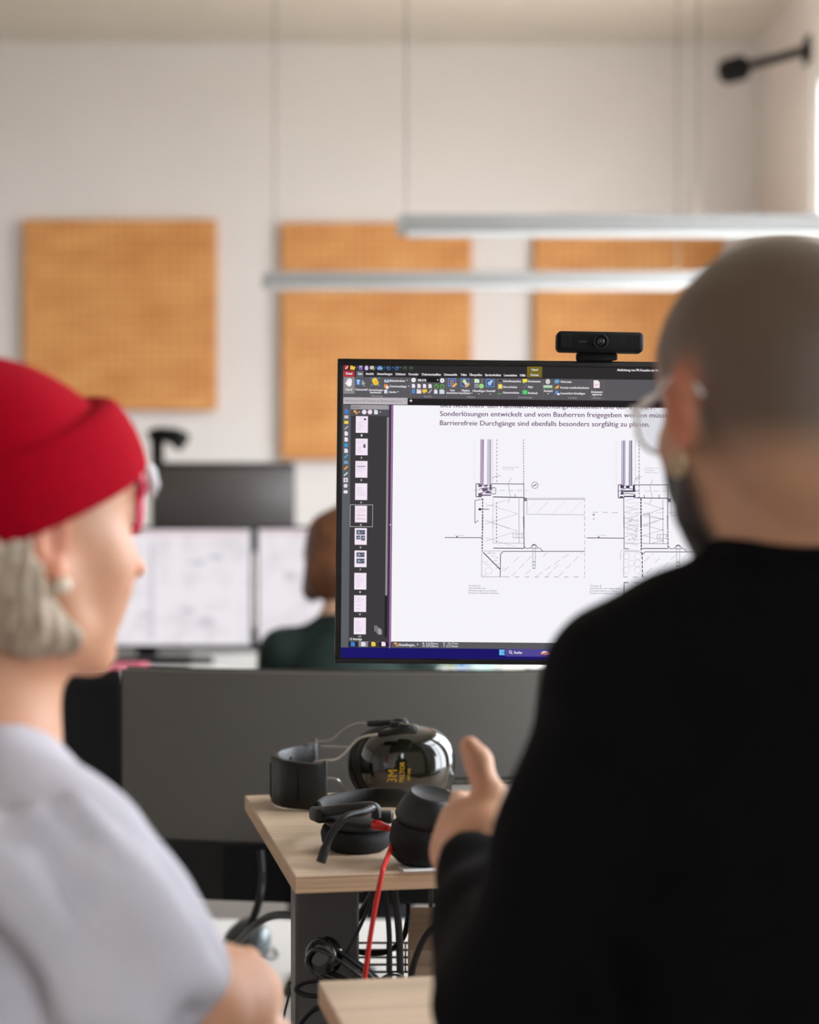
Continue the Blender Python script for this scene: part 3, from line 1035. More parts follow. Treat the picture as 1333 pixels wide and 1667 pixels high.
disc(889.5, 621, 3.8, (206, 206, 208), 3, ry=4.4); rectf(882.4, 627, 897, 630.4, (196, 214, 196), 3, 889); rectf(882.4, 630.4, 897, 632, (120, 180, 120), 4, 889)
text('Stempel', 883, 897, 637.6, 3.6, WH, 5, bold=.2); poly([(888.6, 640), (889.8, 641.6), (891, 640)], WH, 5)
disc(904.4, 620.8, 4, (80, 150, 210), 3); line(901, 622, 908, 619.6, (214, 196, 120), 1, 4)
line(901.6, 632.6, 907.6, 627.4, (226, 150, 66), 3, 3); line(903, 629.6, 907, 631.6, (250, 220, 160), 1, 4)
rectf(902, 636, 906.4, 642, (96, 150, 220), 3, 904); disc(907, 641.4, 1.8, WH, 4)
text('Web-Links', 910, 928, 623, 3.6, WH, 5, bold=.2); text('Formate erstellen/bearbeiten', 910, 956.5, 632.4, 3.6, WH, 5, bold=.2)
text('Lesezeichen hinzufügen', 910, 950, 641.6, 3.6, WH, 5, bold=.2); text('Verweise', 922.5, 936.5, 648.6, 2.8, GR, 5)
page_icon(969, 625.4, 10, 12.4, (244, 232, 236)); line(966, 628, 972, 625, (206, 130, 140), .9, 4)
text('Dokument', 960.5, 978.5, 639.6, 3.6, WH, 5, bold=.2); text('signieren', 962, 977.5, 643.6, 3.6, WH, 5, bold=.2); text('Schützen', 962.5, 976.5, 649, 2.8, GR, 5)
# document tab
rectf(557.2, 645.4, 661.5, 656.4, (190, 184, 190), 9)
text('Abdichtung von PR-Fassaden am Bodenanschluss (1)', 559.5, 652, 652.6, 4.0, (126, 120, 126), 10); text('x', 657, 659.6, 651.4, 2.4, (90, 84, 90), 10)
line(664.6, 651.4, 669.4, 651.4, WH, 1.1, 10); line(667, 649, 667, 653.8, WH, 1.1, 10)
# left strip, panel, thumbnails
rectf(557, 656.4, 569.6, 1052.4, (94, 97, 102), 6)
rectf(569.6, 656.4, 633, 1052.4, (62, 60, 62), 6)
rectf(569.6, 657, 631.4, 664.8, (160, 156, 162), 7); text('Seiten', 571.5, 585, 662.8, 3.8, (96, 92, 98), 8); line(628.4, 659.4, 630.4, 661.4, (60, 60, 60), .6, 8)
rectf(569.6, 664.8, 631.4, 675.4, (84, 82, 88), 7)
disc(576, 668.4, 2.2, (226, 170, 80), 8); disc(579, 671, 2.4, (206, 140, 80), 8); disc(591.3, 669.6, 3.8, PINK, 8); disc(600.6, 669.6, 3.8, PINK, 8); page_icon(610.4, 669.8, 6, 7, (222, 230, 236), 8)
for x in (583.6, 617.4): poly([(x - 1.2, 669), (x, 670.6), (x + 1.2, 669)], WH, 8)
ic = [(668.6, (72, 130, 206)), (677.6, (206, 196, 206)), (686.4, (240, 208, 80)), (695, (170, 170, 174)), (704.4, PINK), (714, PINK), (723.4, (70, 150, 206)),
      (732.4, PINK), (741.6, (90, 160, 226)), (751.4, (120, 160, 200)), (760.4, (230, 160, 80)), (770.4, (190, 210, 226)), (780, PINK), (789.4, (226, 216, 226)), (799.4, PINK)]
for k, (y, c) in enumerate(ic):
    if k in (0, 4, 5, 7): page_icon(562.4, y, 5.6, 7, c, 8)
    elif k in (6, 13): disc(562.2, y, 3.4, c, 8)
    elif k in (3, 10, 11, 8): line(559.6, y + 2.6, 565.2, y - 2.6, c, 2.6, 8)
    elif k == 12:
        for dx in (-2, 2):
            for dy in (-2, 2): rectf(562.2 + dx - 1.6, y + dy - 1.6, 562.2 + dx + 1.6, y + dy + 1.6, c, 8, 562)
    else: rectf(559, y - 2.6, 565.6, y + 2.4, c, 8, 562)
disc(561, 665.4, 1.2, (226, 70, 80), 8)
rnd = random.Random(11)
for k in range(10):
    y0 = 676.4 + 36.4 * k
    rectf(577.8, y0, 597.4, y0 + 27, (246, 232, 246), 7, 587)
    if k in (5, 6):
        for (a, b, c_, d) in ((580.5, 3, 594.5, 10.5), (580.5, 12, 587, 18.5), (588, 12, 594.5, 20)) if k == 5 else ((581, 3, 594, 10.6), (581, 13, 594, 21)):
            rectf(a, y0 + b, c_, y0 + d, (84, 92, 108), 8, 587)
            disc(a + 4, y0 + b + 3.4, 1.6, (170, 180, 196), 9); line(a + 1, y0 + d - 1.5, c_ - 1, y0 + b + 3, (140, 150, 160), 1.2, 9)
    else:
        for q in range(7):
            if rnd.random() < .82:
                line(580.4, y0 + 4 + q * 3, 580.4 + rnd.uniform(6, 14.5), y0 + 4 + q * 3, (206, 200, 212), .7, 8)
        if k == 0: disc(592.6, y0 + 5, 1.8, (66, 66, 70), 9)
        if k == 1: rectf(590.4, y0 + 9, 594, y0 + 15, (96, 100, 104), 9, 587)
        if k == 2: line(580, y0 + 9, 594.5, y0 + 9, (120, 116, 130), 1, 9)
        if k in (4,): 
            for q in (7, 15, 21): line(580.4, y0 + q, 594.6, y0 + q, (226, 160, 176), .7, 9)
    if k < 9: text(str(k + 1), 586.2, 588.6, y0 + 32.6, 3.2, WH, 8)
    else: text('10', 585.4, 589.6, y0 + 31.6, 2.6, WH, 8)
for (a, b, c, d) in ((569.8, 820, 607, 820.8), (569.8, 855.6, 607, 856.4), (569.8, 820, 570.5, 856.4), (606.3, 820, 607, 856.4)):
    rectf(a, b, c, d, (190, 184, 188), 8, 587)
rectf(628.4, 678, 631.4, 968, (150, 146, 152), 8, 630); rectf(627.6, 968, 632, 1036, (40, 37, 40), 8, 630)
for k in range(3):
    x, y = 611.5 + 3 * k, 1017.5 + 2.6 * k
    page_icon(x + 2.6, y + 4, 6.4, 9.6, (120, 118, 122) if k < 2 else (160, 158, 162), 9 + k)
text('12 Einträge', 571.5, 591, 1040.4, 4.0, WH, 9, bold=.2)
rectf(569.6, 1041.8, 633, 1042.6, (112, 110, 114), 8)
for k, (x, c, bgc) in enumerate(((576.5, (72, 130, 206), (36, 40, 58)), (593.5, (232, 226, 236), (140, 140, 144)), (610, (238, 204, 80), (60, 58, 64)), (626.4, PINK, (40, 30, 52)))):
    rectf(x - 7.4, 1042.6, x + 7.4, 1051.4, bgc, 8, x); page_icon(x, 1047, 6.6, 7, c, 9)
# separator and page
rectf(633, 657, 638.5, 1053, (88, 52, 92), 6); rectf(636, 657, 637.2, 1053, (196, 160, 206), 7)
line(634.6, 852.5, 636.4, 854, WH, 1.2, 9)
rectf(638.4, 656.6, 1374, 1044, WH, 4, 638)
rectf(639, 1042.8, 1374, 1053.6, (92, 90, 94), 6, 638)
disc(645.5, 1045.8, 2, (226, 170, 80), 8); disc(648.4, 1049, 2.4, (206, 140, 80), 8)
text('Einstellungen...', 651.5, 679, 1050.2, 4.4, WH, 8, bold=.2); poly([(680.4, 1047), (681.8, 1049), (683.2, 1047)], WH, 8)
text('B: 210,00mm', 690, 715, 1048, 3.6, WH, 8); text('H: 297,00mm', 690, 715, 1052.2, 3.6, WH, 8)
text('X:  16,17mm', 723, 747.5, 1048, 3.6, WH, 8); text('Y: 212,76mm', 723, 747.5, 1052.4, 3.6, WH, 8)
rectf(557, 1052.2, 1374, 1069.6, (30, 24, 104), 7)
for dx in (0, 4.6):
    for dy in (0, 4.6): rectf(814.8 + dx, 1057 + dy, 819 + dx, 1061.2 + dy, (110, 200, 246), 8, 819)
rectf(827.4, 1055.6, 899, 1068, (82, 72, 146), 8, 828)
disc(827.6, 1061.8, 6.1, (82, 72, 146), 8); disc(899, 1062.8, 6.1, (82, 72, 146), 8)
ring(832.8, 1060.8, 2, .8, WH, 9); line(834.2, 1062.4, 836, 1064.4, WH, .9, 9)
text('Suche', 838.6, 851.6, 1063.6, 4.4, WH, 9, bold=.25)
disc(889.6, 1063.4, 8, (240, 150, 150), 9, ry=2.4); disc(889, 1061.4, 5, (250, 220, 216), 10, ry=2.2); line(884, 1065, 895, 1061, (196, 70, 90), .9, 11)
for k, c in enumerate(((226, 224, 230), (240, 190, 70), (70, 150, 220), (70, 170, 110))):
    rectf(903 + 24 * k, 1058, 911 + 24 * k, 1067, c, 8, 906 + 24 * k)
# text lines of the page
text('dies nicht mehr den Flachdach-/Abdichtungs-Richtlinien und den a.a.R.d.T.', 714.5, 1064, 662.2, 8.2, TXT, 5, bold=.3)
text('Sonderlösungen entwickelt und vom Bauherren freigegeben werden müssen.', 714.5, 1094, 676.4, 8.4, TXT, 5, bold=.3, yslope=.0105)
text('Barrierefreie Durchgänge sind ebenfalls besonders sorgfältig zu planen.', 714.5, 1056, 691.4, 8.4, TXT, 5, bold=.3, yslope=.0105)


# ---- construction drawings; d1 from a crop at 6.665 px per photo pixel
def dr(ox, oy, k=6.665):
    return lambda x, y: (ox + x / k, oy + y / k)
GREY2 = (170, 162, 176)
def detail(a, b, variant):
    """a: mapping for the upper crop, b: mapping for the lower crop"""
    L = lambda m, x0, y0, x1, y1, c=INK, w=.8: line(*m(x0, y0), *m(x1, y1), c, w, 5)
    Dd = lambda m, x0, y0, x1, y1, c=INK, w=.8, on=4, off=2: dash(*m(x0, y0), *m(x1, y1), c, w, on, off, 5)
    if variant == 'A':
        # glazing
        L(a, 72, 100, 76, 560, (226, 222, 230), .7)
        G.add([S(*a(x, y), 5) for x, y in ((138, 98), (138, 600), (176, 600), (176, 98))], [(0, 1, 2, 3)], E((196, 176, 204)))
        L(a, 144, 98, 150, 600, (120, 86, 130), 1.1); L(a, 168, 98, 172, 600, (104, 70, 116), 1.3)
        G.add([S(*a(x, y), 5) for x, y in ((212, 98), (212, 600), (254, 600), (254, 98))], [(0, 1, 2, 3)], E((204, 196, 216)))
        L(a, 247, 98, 252, 600, (96, 84, 116), 1.4); Dd(a, 270, 100, 276, 560, LGT, .9, 3, 2); Dd(a, 316, 100, 320, 560, (184, 172, 190), 1.8, 3, 3)
        Dd(a, 604, 100, 612, 575, (110, 100, 118), 1.1, 3, 1.6)
        # sill block
        pline([a(150, 580), a(95, 580), a(97, 720), a(160, 722)], INK, 1.3)
        for (x, y, w, h) in ((120, 585, 40, 30), (120, 680, 45, 36), (160, 630, 60, 26), (200, 660, 60, 24), (180, 590, 40, 20), (240, 590, 26, 60), (160, 696, 100, 14)):
            G.add([S(*a(x, y), 6), S(*a(x, y + h), 6), S(*a(x + w, y + h), 6), S(*a(x + w, y), 6)], [(0, 1, 2, 3)], E((110, 92, 122)))
        pline([a(125, 640), a(200, 620), a(265, 630), a(300, 620)], INK, 1); pline([a(150, 680), a(210, 650), a(270, 690), a(310, 690)], INK, 1)
        ring(*a(205, 655), 4, .8, INK, 6); pline([a(270, 620), a(310, 625), a(310, 690), a(270, 688)], INK, .8)
        L(a, 250, 580, 612, 584, (86, 66, 96), 1.2); L(a, 612, 100 + 476, 616, 735, INK, 1.0)
        Dd(a, 70, 650, 650, 655, (176, 170, 184), .7, 9, 5)
        L(a, 280, 722, 620, 730, INK, 1.5); L(a, 520, 695, 522, 722, INK, .9)
        pline([a(480, 518), a(445, 570), a(455, 660), a(468, 720), a(440, 790)], GREY2, .8)
        pline([a(270, 525), a(300, 500), a(360, 492)], (150, 140, 156), .8)
        # handle and gutter
        pline([a(165, 745), a(85, 760), a(87, 1005), a(125, 975)], (110, 96, 118), 1.1)
        L(a, 120, 856, 240, 856, INK, 1.1); disc(*a(140, 856), 2.2, INK, 5)
        Dd(a, 168, 740, 170, 1066, INK, 1.8, 3.4, 1.6); Dd(b, 170, 0, 168, 375, INK, 1.8, 3.4, 1.6)
        Dd(a, 280, 740, 282, 1066, GREY2, .9, 3, 2); Dd(a, 320, 780, 322, 1066, (150, 140, 156), 1.6, 3, 2.6)
        Dd(b, 282, 0, 284, 290, GREY2, .9, 3, 2); Dd(b, 322, 0, 323, 290, (150, 140, 156), 1.6, 3, 2.6)
        L(a, 562, 740, 566, 1066, GREY2, .9); L(b, 565, 0, 568, 290, GREY2, .9)
        L(a, 614, 735, 620, 1066, INK, 1.2); L(b, 614, 0, 624, 345, INK, 1.3)
        G.add([S(*a(x, y), 5) for x, y in ((612, 732), (612, 770), (648, 770), (648, 732))], [(0, 1, 2, 3)], E((130, 118, 138)))
        pline([a(552, 905), a(200, 800)], LGT, .6); pline([a(552, 905), a(200, 1020)], LGT, .6)
        pline([b(552, 160), b(200, 40)], LGT, .6); pline([b(552, 160), b(200, 270)], LGT, .6)
        pline([b(530, 330), b(200, 230)], LGT, .6); pline([a(420, 760), a(200, 830)], LGT, .6); pline([a(460, 1066), a(200, 985)], LGT, .6)
        # slab with hatching, top right
        pline([a(650, 738), a(1276, 738)], LGT, .8); pline([a(650, 750), a(1276, 750)], (120, 112, 128), .8)
        pline([a(650, 750), a(650, 912), a(1276, 920)], GREY2, .8); Dd(a, 1274, 740, 1276, 1060, GREY2, .8, 6, 4); Dd(b, 1276, 0, 1284, 660, GREY2, .8, 6, 4)
        for x in (740, 920, 1110): L(a, x, 912, x + 150, 760, (222, 216, 226), .7)
        for x in (660, 790, 960): L(a, x, 870, x + 90, 780, (228, 222, 232), .6)
        ring(*a(733, 597), 5.2, .8, (90, 80, 100), 5); L(a, 714, 607, 752, 588, INK, 1.4)
        # level line
        L(b, -240, 228, 170, 231, INK, 1.1); text('OK Gelände', *[b(-130, 0)[0], b(-30, 0)[0]], b(0, 210)[1], 1.6, (140, 132, 148), 5); poly([b(-120, 214), b(-105, 228), b(-92, 214)], INK, 5)
        # lower part
        pline([b(500, 188), b(620, 188)], GREY2, .8); pline([b(500, 234), b(620, 234)], GREY2, .8)
        for x in (502, 538, 565, 598): L(b, x, 188, x, 234, GREY2, .8)
        L(b, 284, 290, 620, 292, GREY2, .8); L(b, 288, 344, 625, 348, INK, 1.3)
        L(b, 168, 375, 380, 375, GREY2, .8); L(b, 395, 380, 1282, 384, INK, 1.1)
        pline([b(165, 375), b(165, 656), b(420, 656)], GREY2, .9); L(b, 180, 390, 368, 578, INK, 1.5); pline([b(395, 382), b(368, 408), b(366, 656)], INK, 1.2)
        Dd(b, 420, 657, 1290, 662, (150, 142, 158), .9, 7, 9)
        for (x, y) in ((300, 400), (240, 400), (330, 450), (290, 430), (340, 520), (260, 395), (320, 480), (340, 560)):
            pline([b(x - 22, y + 8), b(x - 6, y - 6), b(x + 14, y + 6)], GREY2, .7)
        for (x, y, r) in ((240, 590, 42), (200, 470, 38), (240, 500, 36), (190, 620, 30)):
            pline([b(x + r * math.cos(k * PI / 3), y + r * math.sin(k * PI / 3) * .9) for k in range(4 if r < 40 else 7)], (206, 200, 212), .7)
        for (x0, y0, x1, y1) in ((490, 650, 716, 420), (640, 630, 720, 560), (760, 650, 1110, 410), (870, 655, 1000, 520), (1000, 655, 1250, 400), (510, 495, 570, 440), (830, 440, 870, 395), (420, 580, 460, 545)):
            Dd(b, x0, y0, x1, y1, (196, 188, 202), .8, 12, 5)
        pline([b(625, 330), b(645, 350), b(690, 345), b(728, 302), b(780, 345), b(800, 350), b(825, 380)], (90, 76, 98), 1)
        poly([b(700, 318), b(762, 318), b(740, 304), b(718, 304)], (110, 104, 116), 5)
        L(b, 695, 345, 770, 348, (100, 90, 108), .9)
        for x in (718, 746): L(b, x, 330, x, 565, (150, 142, 158), .8)
        for y in (495, 530, 565): L(b, 716, y, 748, y, (110, 100, 118), 1.1)
        ring(*b(405, 575), 2.6, .6, (206, 180, 196), 5)
        for k, (s, e) in enumerate((('Variante A', 155), ('ohne Schwelle innen', 210), ('Entwässerungsrinne als Option', 330), ('Fassade mit aufliegender Glasleiste', 352))):
            text(s, *[b(25, 0)[0], b(e, 0)[0]], b(0, 758 + k * 26)[1], 2.6, (96, 86, 104), 5)
        text('Fassadenprofil', *[a(385, 0)[0], a(555, 0)[0]], a(0, 405)[1], 2, (160, 152, 168), 5)
        text('Pfosten-Riegel', *[a(385, 0)[0], a(500, 0)[0]], a(0, 425)[1], 2, (170, 162, 178), 5)
    else:
        L(a, 345, 115, 350, 600, (222, 218, 228), .7)
        G.add([S(*a(x, y), 5) for x, y in ((412, 115), (412, 610), (444, 610), (444, 115))], [(0, 1, 2, 3)], E((190, 180, 204)))
        L(a, 405, 115, 408, 610, (150, 140, 166), .9); L(a, 425, 115, 428, 610, (110, 96, 128), .9); L(a, 440, 115, 444, 610, (130, 120, 146), .9)
        G.add([S(*a(x, y), 5) for x, y in ((484, 115), (484, 610), (524, 610), (516, 115))], [(0, 1, 2, 3)], E((180, 166, 190)))
        L(a, 488, 115, 492, 610, (140, 120, 150), 1); L(a, 513, 115, 519, 610, (96, 80, 110), 1.4)
        L(a, 552, 115, 556, 560, (206, 200, 212), .8); Dd(a, 594, 118, 600, 740, (110, 100, 120), 1.1, 4, 2)
        pline([a(430, 596), a(372, 596), a(374, 738), a(440, 738)], INK, 1.3)
        for (x, y, w, h) in ((395, 600, 40, 34), (455, 604, 40, 30), (530, 596, 24, 60), (400, 656, 160, 18), (400, 676, 30, 26), (430, 716, 124, 14), (390, 720, 36, 14), (540, 706, 20, 30)):
            G.add([S(*a(x, y), 6), S(*a(x, y + h), 6), S(*a(x + w, y + h), 6), S(*a(x + w, y), 6)], [(0, 1, 2, 3)], E((76, 60, 92)))
        pline([a(400, 650), a(470, 630), a(560, 650)], INK, 1); pline([a(395, 700), a(470, 690), a(560, 700)], INK, 1)
        L(a, 365, 662, 600, 664, INK, .8)
        pline([a(545, 598), a(912, 598), a(912, 745)], INK, 1.1); L(a, 560, 738, 920, 744, INK, 1.4)
        for x in (656, 818): L(a, x, 706, x, 742, INK, 1.0)
        Dd(a, 660, 664, 950, 668, (190, 184, 196), .7, 9, 5)
        pline([a(748, 538), a(715, 610), a(735, 690), a(740, 740), a(712, 806)], GREY2, .8)
        pline([a(545, 590), a(560, 530), a(590, 512), a(630, 508)], (150, 140, 156), .8); ring(*a(585, 530), 2.6, .6, (160, 150, 166), 5)
        Dd(a, 95, 893, 390, 897, (150, 142, 158), .8, 9, 7); Dd(a, 430, 897, 1130, 903, (190, 182, 196), .7, 12, 6)
        for x in (108, 1057):
            poly([a(x - 15, 915), a(x + 15, 915), a(x, 932)], INK, 5); text('A', *[a(x - 9, 0)[0], a(x + 9, 0)[0]], a(0, 975)[1], 3.4, (90, 82, 98), 5)
        # wall columns
        L(a, 432, 740, 438, 1066, (96, 66, 96), 1.1); L(b, 438, 0, 442, 358, (96, 66, 96), 1.1)
        Dd(a, 620, 745, 624, 1066, INK, 2.0, 4, 1.2); Dd(b, 622, 0, 630, 375, INK, 2.0, 4, 1.2); Dd(b, 638, 395, 645, 668, INK, 1.5, 5, 2)
        L(a, 910, 745, 914, 1066, INK, 1.1); Dd(b, 910, 0, 920, 345, INK, 1.4, 5, 1)
        L(a, 858, 760, 862, 1066, (150, 142, 158), .8); L(b, 860, 0, 866, 300, (150, 142, 158), .8); pline([a(640, 915), a(716, 915), a(718, 1066)], (120, 112, 128), .9); L(b, 717, 0, 720, 300, (120, 112, 128), .9)
        for m, ysx in ((a, (770, 830, 890, 950, 1010, 1060)), (b, (30, 80, 130, 180, 230, 280))):
            for i, y in enumerate(ysx):
                d = 40 if i % 2 else -40
                pline([m(448, y), m(595, y + d)], (190, 182, 196), .7); pline([m(470, y + 26), m(600, y - d * .5)], (206, 198, 212), .6)
        for q in range(9):
            x, y = 530 + rnd.uniform(-50, 50), 120 + rnd.uniform(-110, 150)
            pline([b(x - 12, y - 8), b(x, y + 10), b(x + 12, y - 6)], (150, 142, 158), .7)
        for m, pts in ((a, ((850, 855, 650, 790), (850, 855, 650, 930), (850, 968, 650, 910), (850, 968, 650, 1050))), (b, ((850, 155, 640, 95), (850, 155, 640, 220), (850, 38, 640, 0), (850, 38, 640, 100), (850, 270, 640, 210), (850, 270, 740, 300)))):
            for p in pts: L(m, *p, (176, 168, 182), .7)
        for m, y in ((a, 855), (a, 968), (b, 38), (b, 155), (b, 270)): disc(*m(860, y), 1, INK, 5)
        G.add([S(*a(x, y), 5) for x, y in ((915, 745), (915, 784), (945, 784), (945, 745))], [(0, 1, 2, 3)], E((110, 100, 118)))
        pline([a(945, 748), a(1300, 752)], (176, 168, 182), .8); pline([a(948, 780), a(948, 930), a(1300, 934)], (176, 168, 182), .8)
        pline([b(798, 202), b(915, 204)], GREY2, .9); pline([b(798, 246), b(915, 248)], GREY2, .9)
        for x in (800, 830, 866, 900): L(b, x, 202, x, 246, GREY2, .9)
        L(b, 640, 300, 920, 304, (120, 112, 128), .9); L(b, 640, 354, 925, 356, INK, 1.3); L(b, 440, 300, 620, 300, GREY2, .7)
        L(b, 35, 238, 440, 242, INK, 1.2); poly([b(150, 224), b(165, 238), b(180, 224)], INK, 5); text('OK Gelände', *[b(150, 0)[0], b(248, 0)[0]], b(0, 214)[1], 1.6, (140, 132, 148), 5)
        pline([b(440, 355), b(495, 358)], INK, 1.1); L(b, 440, 386, 620, 388, GREY2, .9); pline([b(405, 480), b(402, 400), b(420, 372), b(600, 376)], (190, 182, 196), .8)
        pline([b(622, 388), b(632, 410), b(650, 414), b(672, 390), b(1500, 396)], INK, 1.1)
        L(b, 438, 388, 440, 664, GREY2, .9); Dd(b, 440, 664, 1100, 670, (150, 142, 158), .9, 7, 8)
        for (cx, cy) in ((470, 440), (590, 440), (520, 515), (470, 590), (590, 590), (590, 515 + 0)):
            pline([b(cx + 40 * math.cos(k * PI / 3), cy + 38 * math.sin(k * PI / 3)) for k in range(7)], (206, 200, 212), .7)
        for (x0, y0, x1, y1) in ((660, 500, 760, 405), (780, 505, 830, 460), (690, 620, 760, 555), (790, 640, 1000, 430), (910, 640, 975, 580), (1100, 600, 1290, 410), (1080, 460, 1150, 400)):
            Dd(b, x0, y0, x1, y1, (190, 182, 196), .8, 12, 5)
        pline([b(920, 330), b(945, 360), b(985, 355), b(1028, 315), b(1075, 355), b(1100, 365), b(1122, 390)], (90, 76, 98), 1)
        poly([b(998, 330), b(1060, 330), b(1040, 316), b(1016, 316)], (110, 104, 116), 5); L(b, 990, 358, 1070, 360, (100, 90, 108), .9)
        for x in (1014, 1046): L(b, x, 330, x, 585, (150, 142, 158), .8)
        for y in (505, 545, 580): L(b, 1014, y, 1048, y, (110, 100, 118), 1.1)
        pline([b(446, 1000), b(446, 722), b(490, 724)], INK, 1.3); Dd(b, 550, 724, 900, 726, (130, 120, 138), .9, 10, 6); L(b, 636, 724, 638, 1000, INK, 1.2)
        text('Anschluss mit', *[a(660, 0)[0], a(805, 0)[0]], a(0, 420)[1], 2, (150, 142, 158), 5); text('Dichtbahn', *[a(660, 0)[0], a(765, 0)[0]], a(0, 445)[1], 2, (150, 142, 158), 5); text('siehe Detail B', *[a(660, 0)[0], a(805, 0)[0]], a(0, 470)[1], 2, (150, 142, 158), 5)
        for k, (s, e) in enumerate((('Variante B', 200), ('ohne Schwelle, innen aufgeständert', 405), ('Entwässerungsrinne als Option', 380), ('Fassade mit aufliegender Leiste', 405))):
            text(s, *[b(75, 0)[0], b(e, 0)[0]], b(0, 766 + k * 26)[1], 2.6, (96, 86, 104), 5)


detail(dr(760, 700), dr(760, 840), 'A')
detail(dr(950, 700), dr(950, 840), 'B')
gp = G.build('screen_print', None, scr)

# ------------------------------------------------------------------ webcam on the monitor
wc0 = P(974, 582 + SLOPE * 427 + 1, 2.2)
SLW = ROLL
cw = Vector((P(974, 0, 2.2).x, 2.19, P(0, 559, 2.2).z))
wcam = empty('webcam', (cw.x, cw.y, cw.z - .024), 'black bar-shaped webcam clipped on top of the main monitor', 'webcam')
o0 = Vector((cw.x, cw.y, cw.z - .024))
RW = RY(math.radians(1.0))
wb = MB(o0)
wb.rbox(cw, (140 * MS, .030, 33 * MS), .0052, 3, R=RW)
wb.build('body', M_blackm, wcam)
ln = MB(o0)
ln.lathe([(.0085, 0), (.0088, .003), (.0078, .0036), (.0072, .001), (.0045, .0006), (0, .0006)], cw + Vector((0, -.0148, 0)), 28, R=RX(PI / 2))
ln.build('lens_ring', M_black, wcam)
MB(o0).lathe([(.0058, 0), (.005, .0018), (.003, .0028), (0, .0031)], cw + Vector((0, -.0150, 0)), 24, R=RX(PI / 2)).build('lens', mat('lens_glass', (10, 10, 14), .05, coat=1.0), wcam)
for sg in (-1, 1):
    gr_ = MB(o0)
    for k in range(6):
        gr_.box(cw + RW @ Vector((sg * (.046 - .0022 * k), -.0151, 0)), (.0007, .0006, .015), R=RW)
    gr_.box(cw + RW @ Vector((sg * .0405, -.01505, .0078)), (.0135, .0005, .0006), R=RW)
    gr_.build('grille', M_black, wcam)
tv, tf, tw = text_mesh('AUKEY')
ks = 13.5 * MS / tw
MB(o0).add([cw + RW @ Vector((-.0256 + x * ks, -.01512, -.0016 + y * ks)) for x, y in tv], tf).build('lettering', mat('print_grey', (96, 94, 96), .6), wcam)
cl = MB(o0)
zt = P(0, 575, 2.2).z
ztop = (S(970, 582).z + SZ)
cl.rbox((cw.x - .003, cw.y + .012, (zt + ztop) / 2 - .001), (62 * MS, .03, zt - ztop + .006), .003, 2)
cl.rbox((cw.x - .003, cw.y - .001 + .0, ztop - .0005), (66 * MS, .008, .008), .002, 2)
cl.build('clip', M_blackm, wcam)
MB(o0).rbox((cw.x, cw.y + .036, ztop - .03), (.03, .008, .07), .003, 2).build('rear_clamp', M_blackm, wcam)
MB(o0).tube([(cw.x, cw.y + .005, cw.z - .012), (cw.x, cw.y + .005, zt - .002)], .007, 12).build('pivot', M_black, wcam)

# ------------------------------------------------------------------ ear defenders
M_olive = mat('olive_gloss_shell', (24, 23, 15), .08, coat=.7, var=.05, spec=.6)
M_leather = mat('black_leather', (7, 7, 7), .45, var=.1, vscale=50, bump=.25, bscale=260)
M_yellow = mat('yellow_print', (196, 150, 30), .5)
ce = P(663, 1240, 2.5)
ce.z = SZ + .0535
em = empty('ear_defenders', (ce.x, ce.y, SZ), 'glossy olive ear defenders with wire headband lying on the shelf', 'ear defenders')
o1 = Vector((ce.x, ce.y, SZ))
n_ = Vector((.30, -.94, .16)).normalized()
eu = (Vector((1, 0, 0)) - n_ * n_.x).normalized()
ev = n_.cross(eu)
FR = Matrix((eu, ev, n_)).transposed()
A_, B_, DP = .067, .0515, .046


def dome(u, v):
    q = min(1.0, (abs(u / A_) ** 2.3 + abs(v / B_) ** 2.3))
    return DP * (1 - q ** 1.25) ** .52


def cup(sgn, off):
    vs, fs = [], []
    nr, na = 16, 40
    for i in range(nr + 1):
        t = math.sin(PI / 2 * i / nr)
        for k in range(na):
            a = 2 * PI * k / na
            c, s = math.cos(a), math.sin(a)
            e = 2 / 2.3
            u = A_ * t * math.copysign(abs(c) ** e, c)
            v = B_ * t * math.copysign(abs(s) ** e, s)
            vs.append(ce + FR @ Vector((u, v, off + sgn * dome(u, v))))
    for i in range(nr):
        for k in range(na):
            f = (i * na + k, (i + 1) * na + k, (i + 1) * na + (k + 1) % na, i * na + (k + 1) % na)
            fs.append(f if sgn > 0 else f[::-1])
    return vs, fs


def oval(off, sc, r, n=40):
    return [ce + FR @ Vector((A_ * sc * math.copysign(abs(math.cos(a)) ** (2 / 2.3), math.cos(a)),
                              B_ * sc * math.copysign(abs(math.sin(a)) ** (2 / 2.3), math.sin(a)), off)) for a in [2 * PI * k / n for k in range(n)]]


for sgn, off in ((1, 0), (-1, -.052)):
    v, f = cup(sgn, off)
    sh = MB(o1).add(v, f, 0, True).build('cup_shell', M_olive, em)
    MB(o1).tube(oval(off - sgn * .002, .985, 0), .0035, 8, closed=True).build('rim', M_black, sh)
    MB(o1).tube(oval(off - sgn * .013, .86, 0), .0115, 10, closed=True).build('cushion', M_leather, sh)
    if sgn > 0:
        for (s, hgt, u0, v0) in (('3M', .0125, -.034, -.026), ('PELTOR', .0065, -.0215, -.026), ('OPTIME', .004, -.012, -.024)):
            tv, tf, tw = text_mesh(s)
            k = hgt / .729
            kx = k * (1.0 if s == '3M' else .95)
            vv = []
            for x, y in tv:
                u, w = u0 - y * k + hgt * .5, v0 + x * kx * (.9 if s != '3M' else .8)
                vv.append(ce + FR @ Vector((u, w, dome(u, w) + .0005)))
            MB(o1).add(vv, tf).build('lettering', M_yellow, sh)
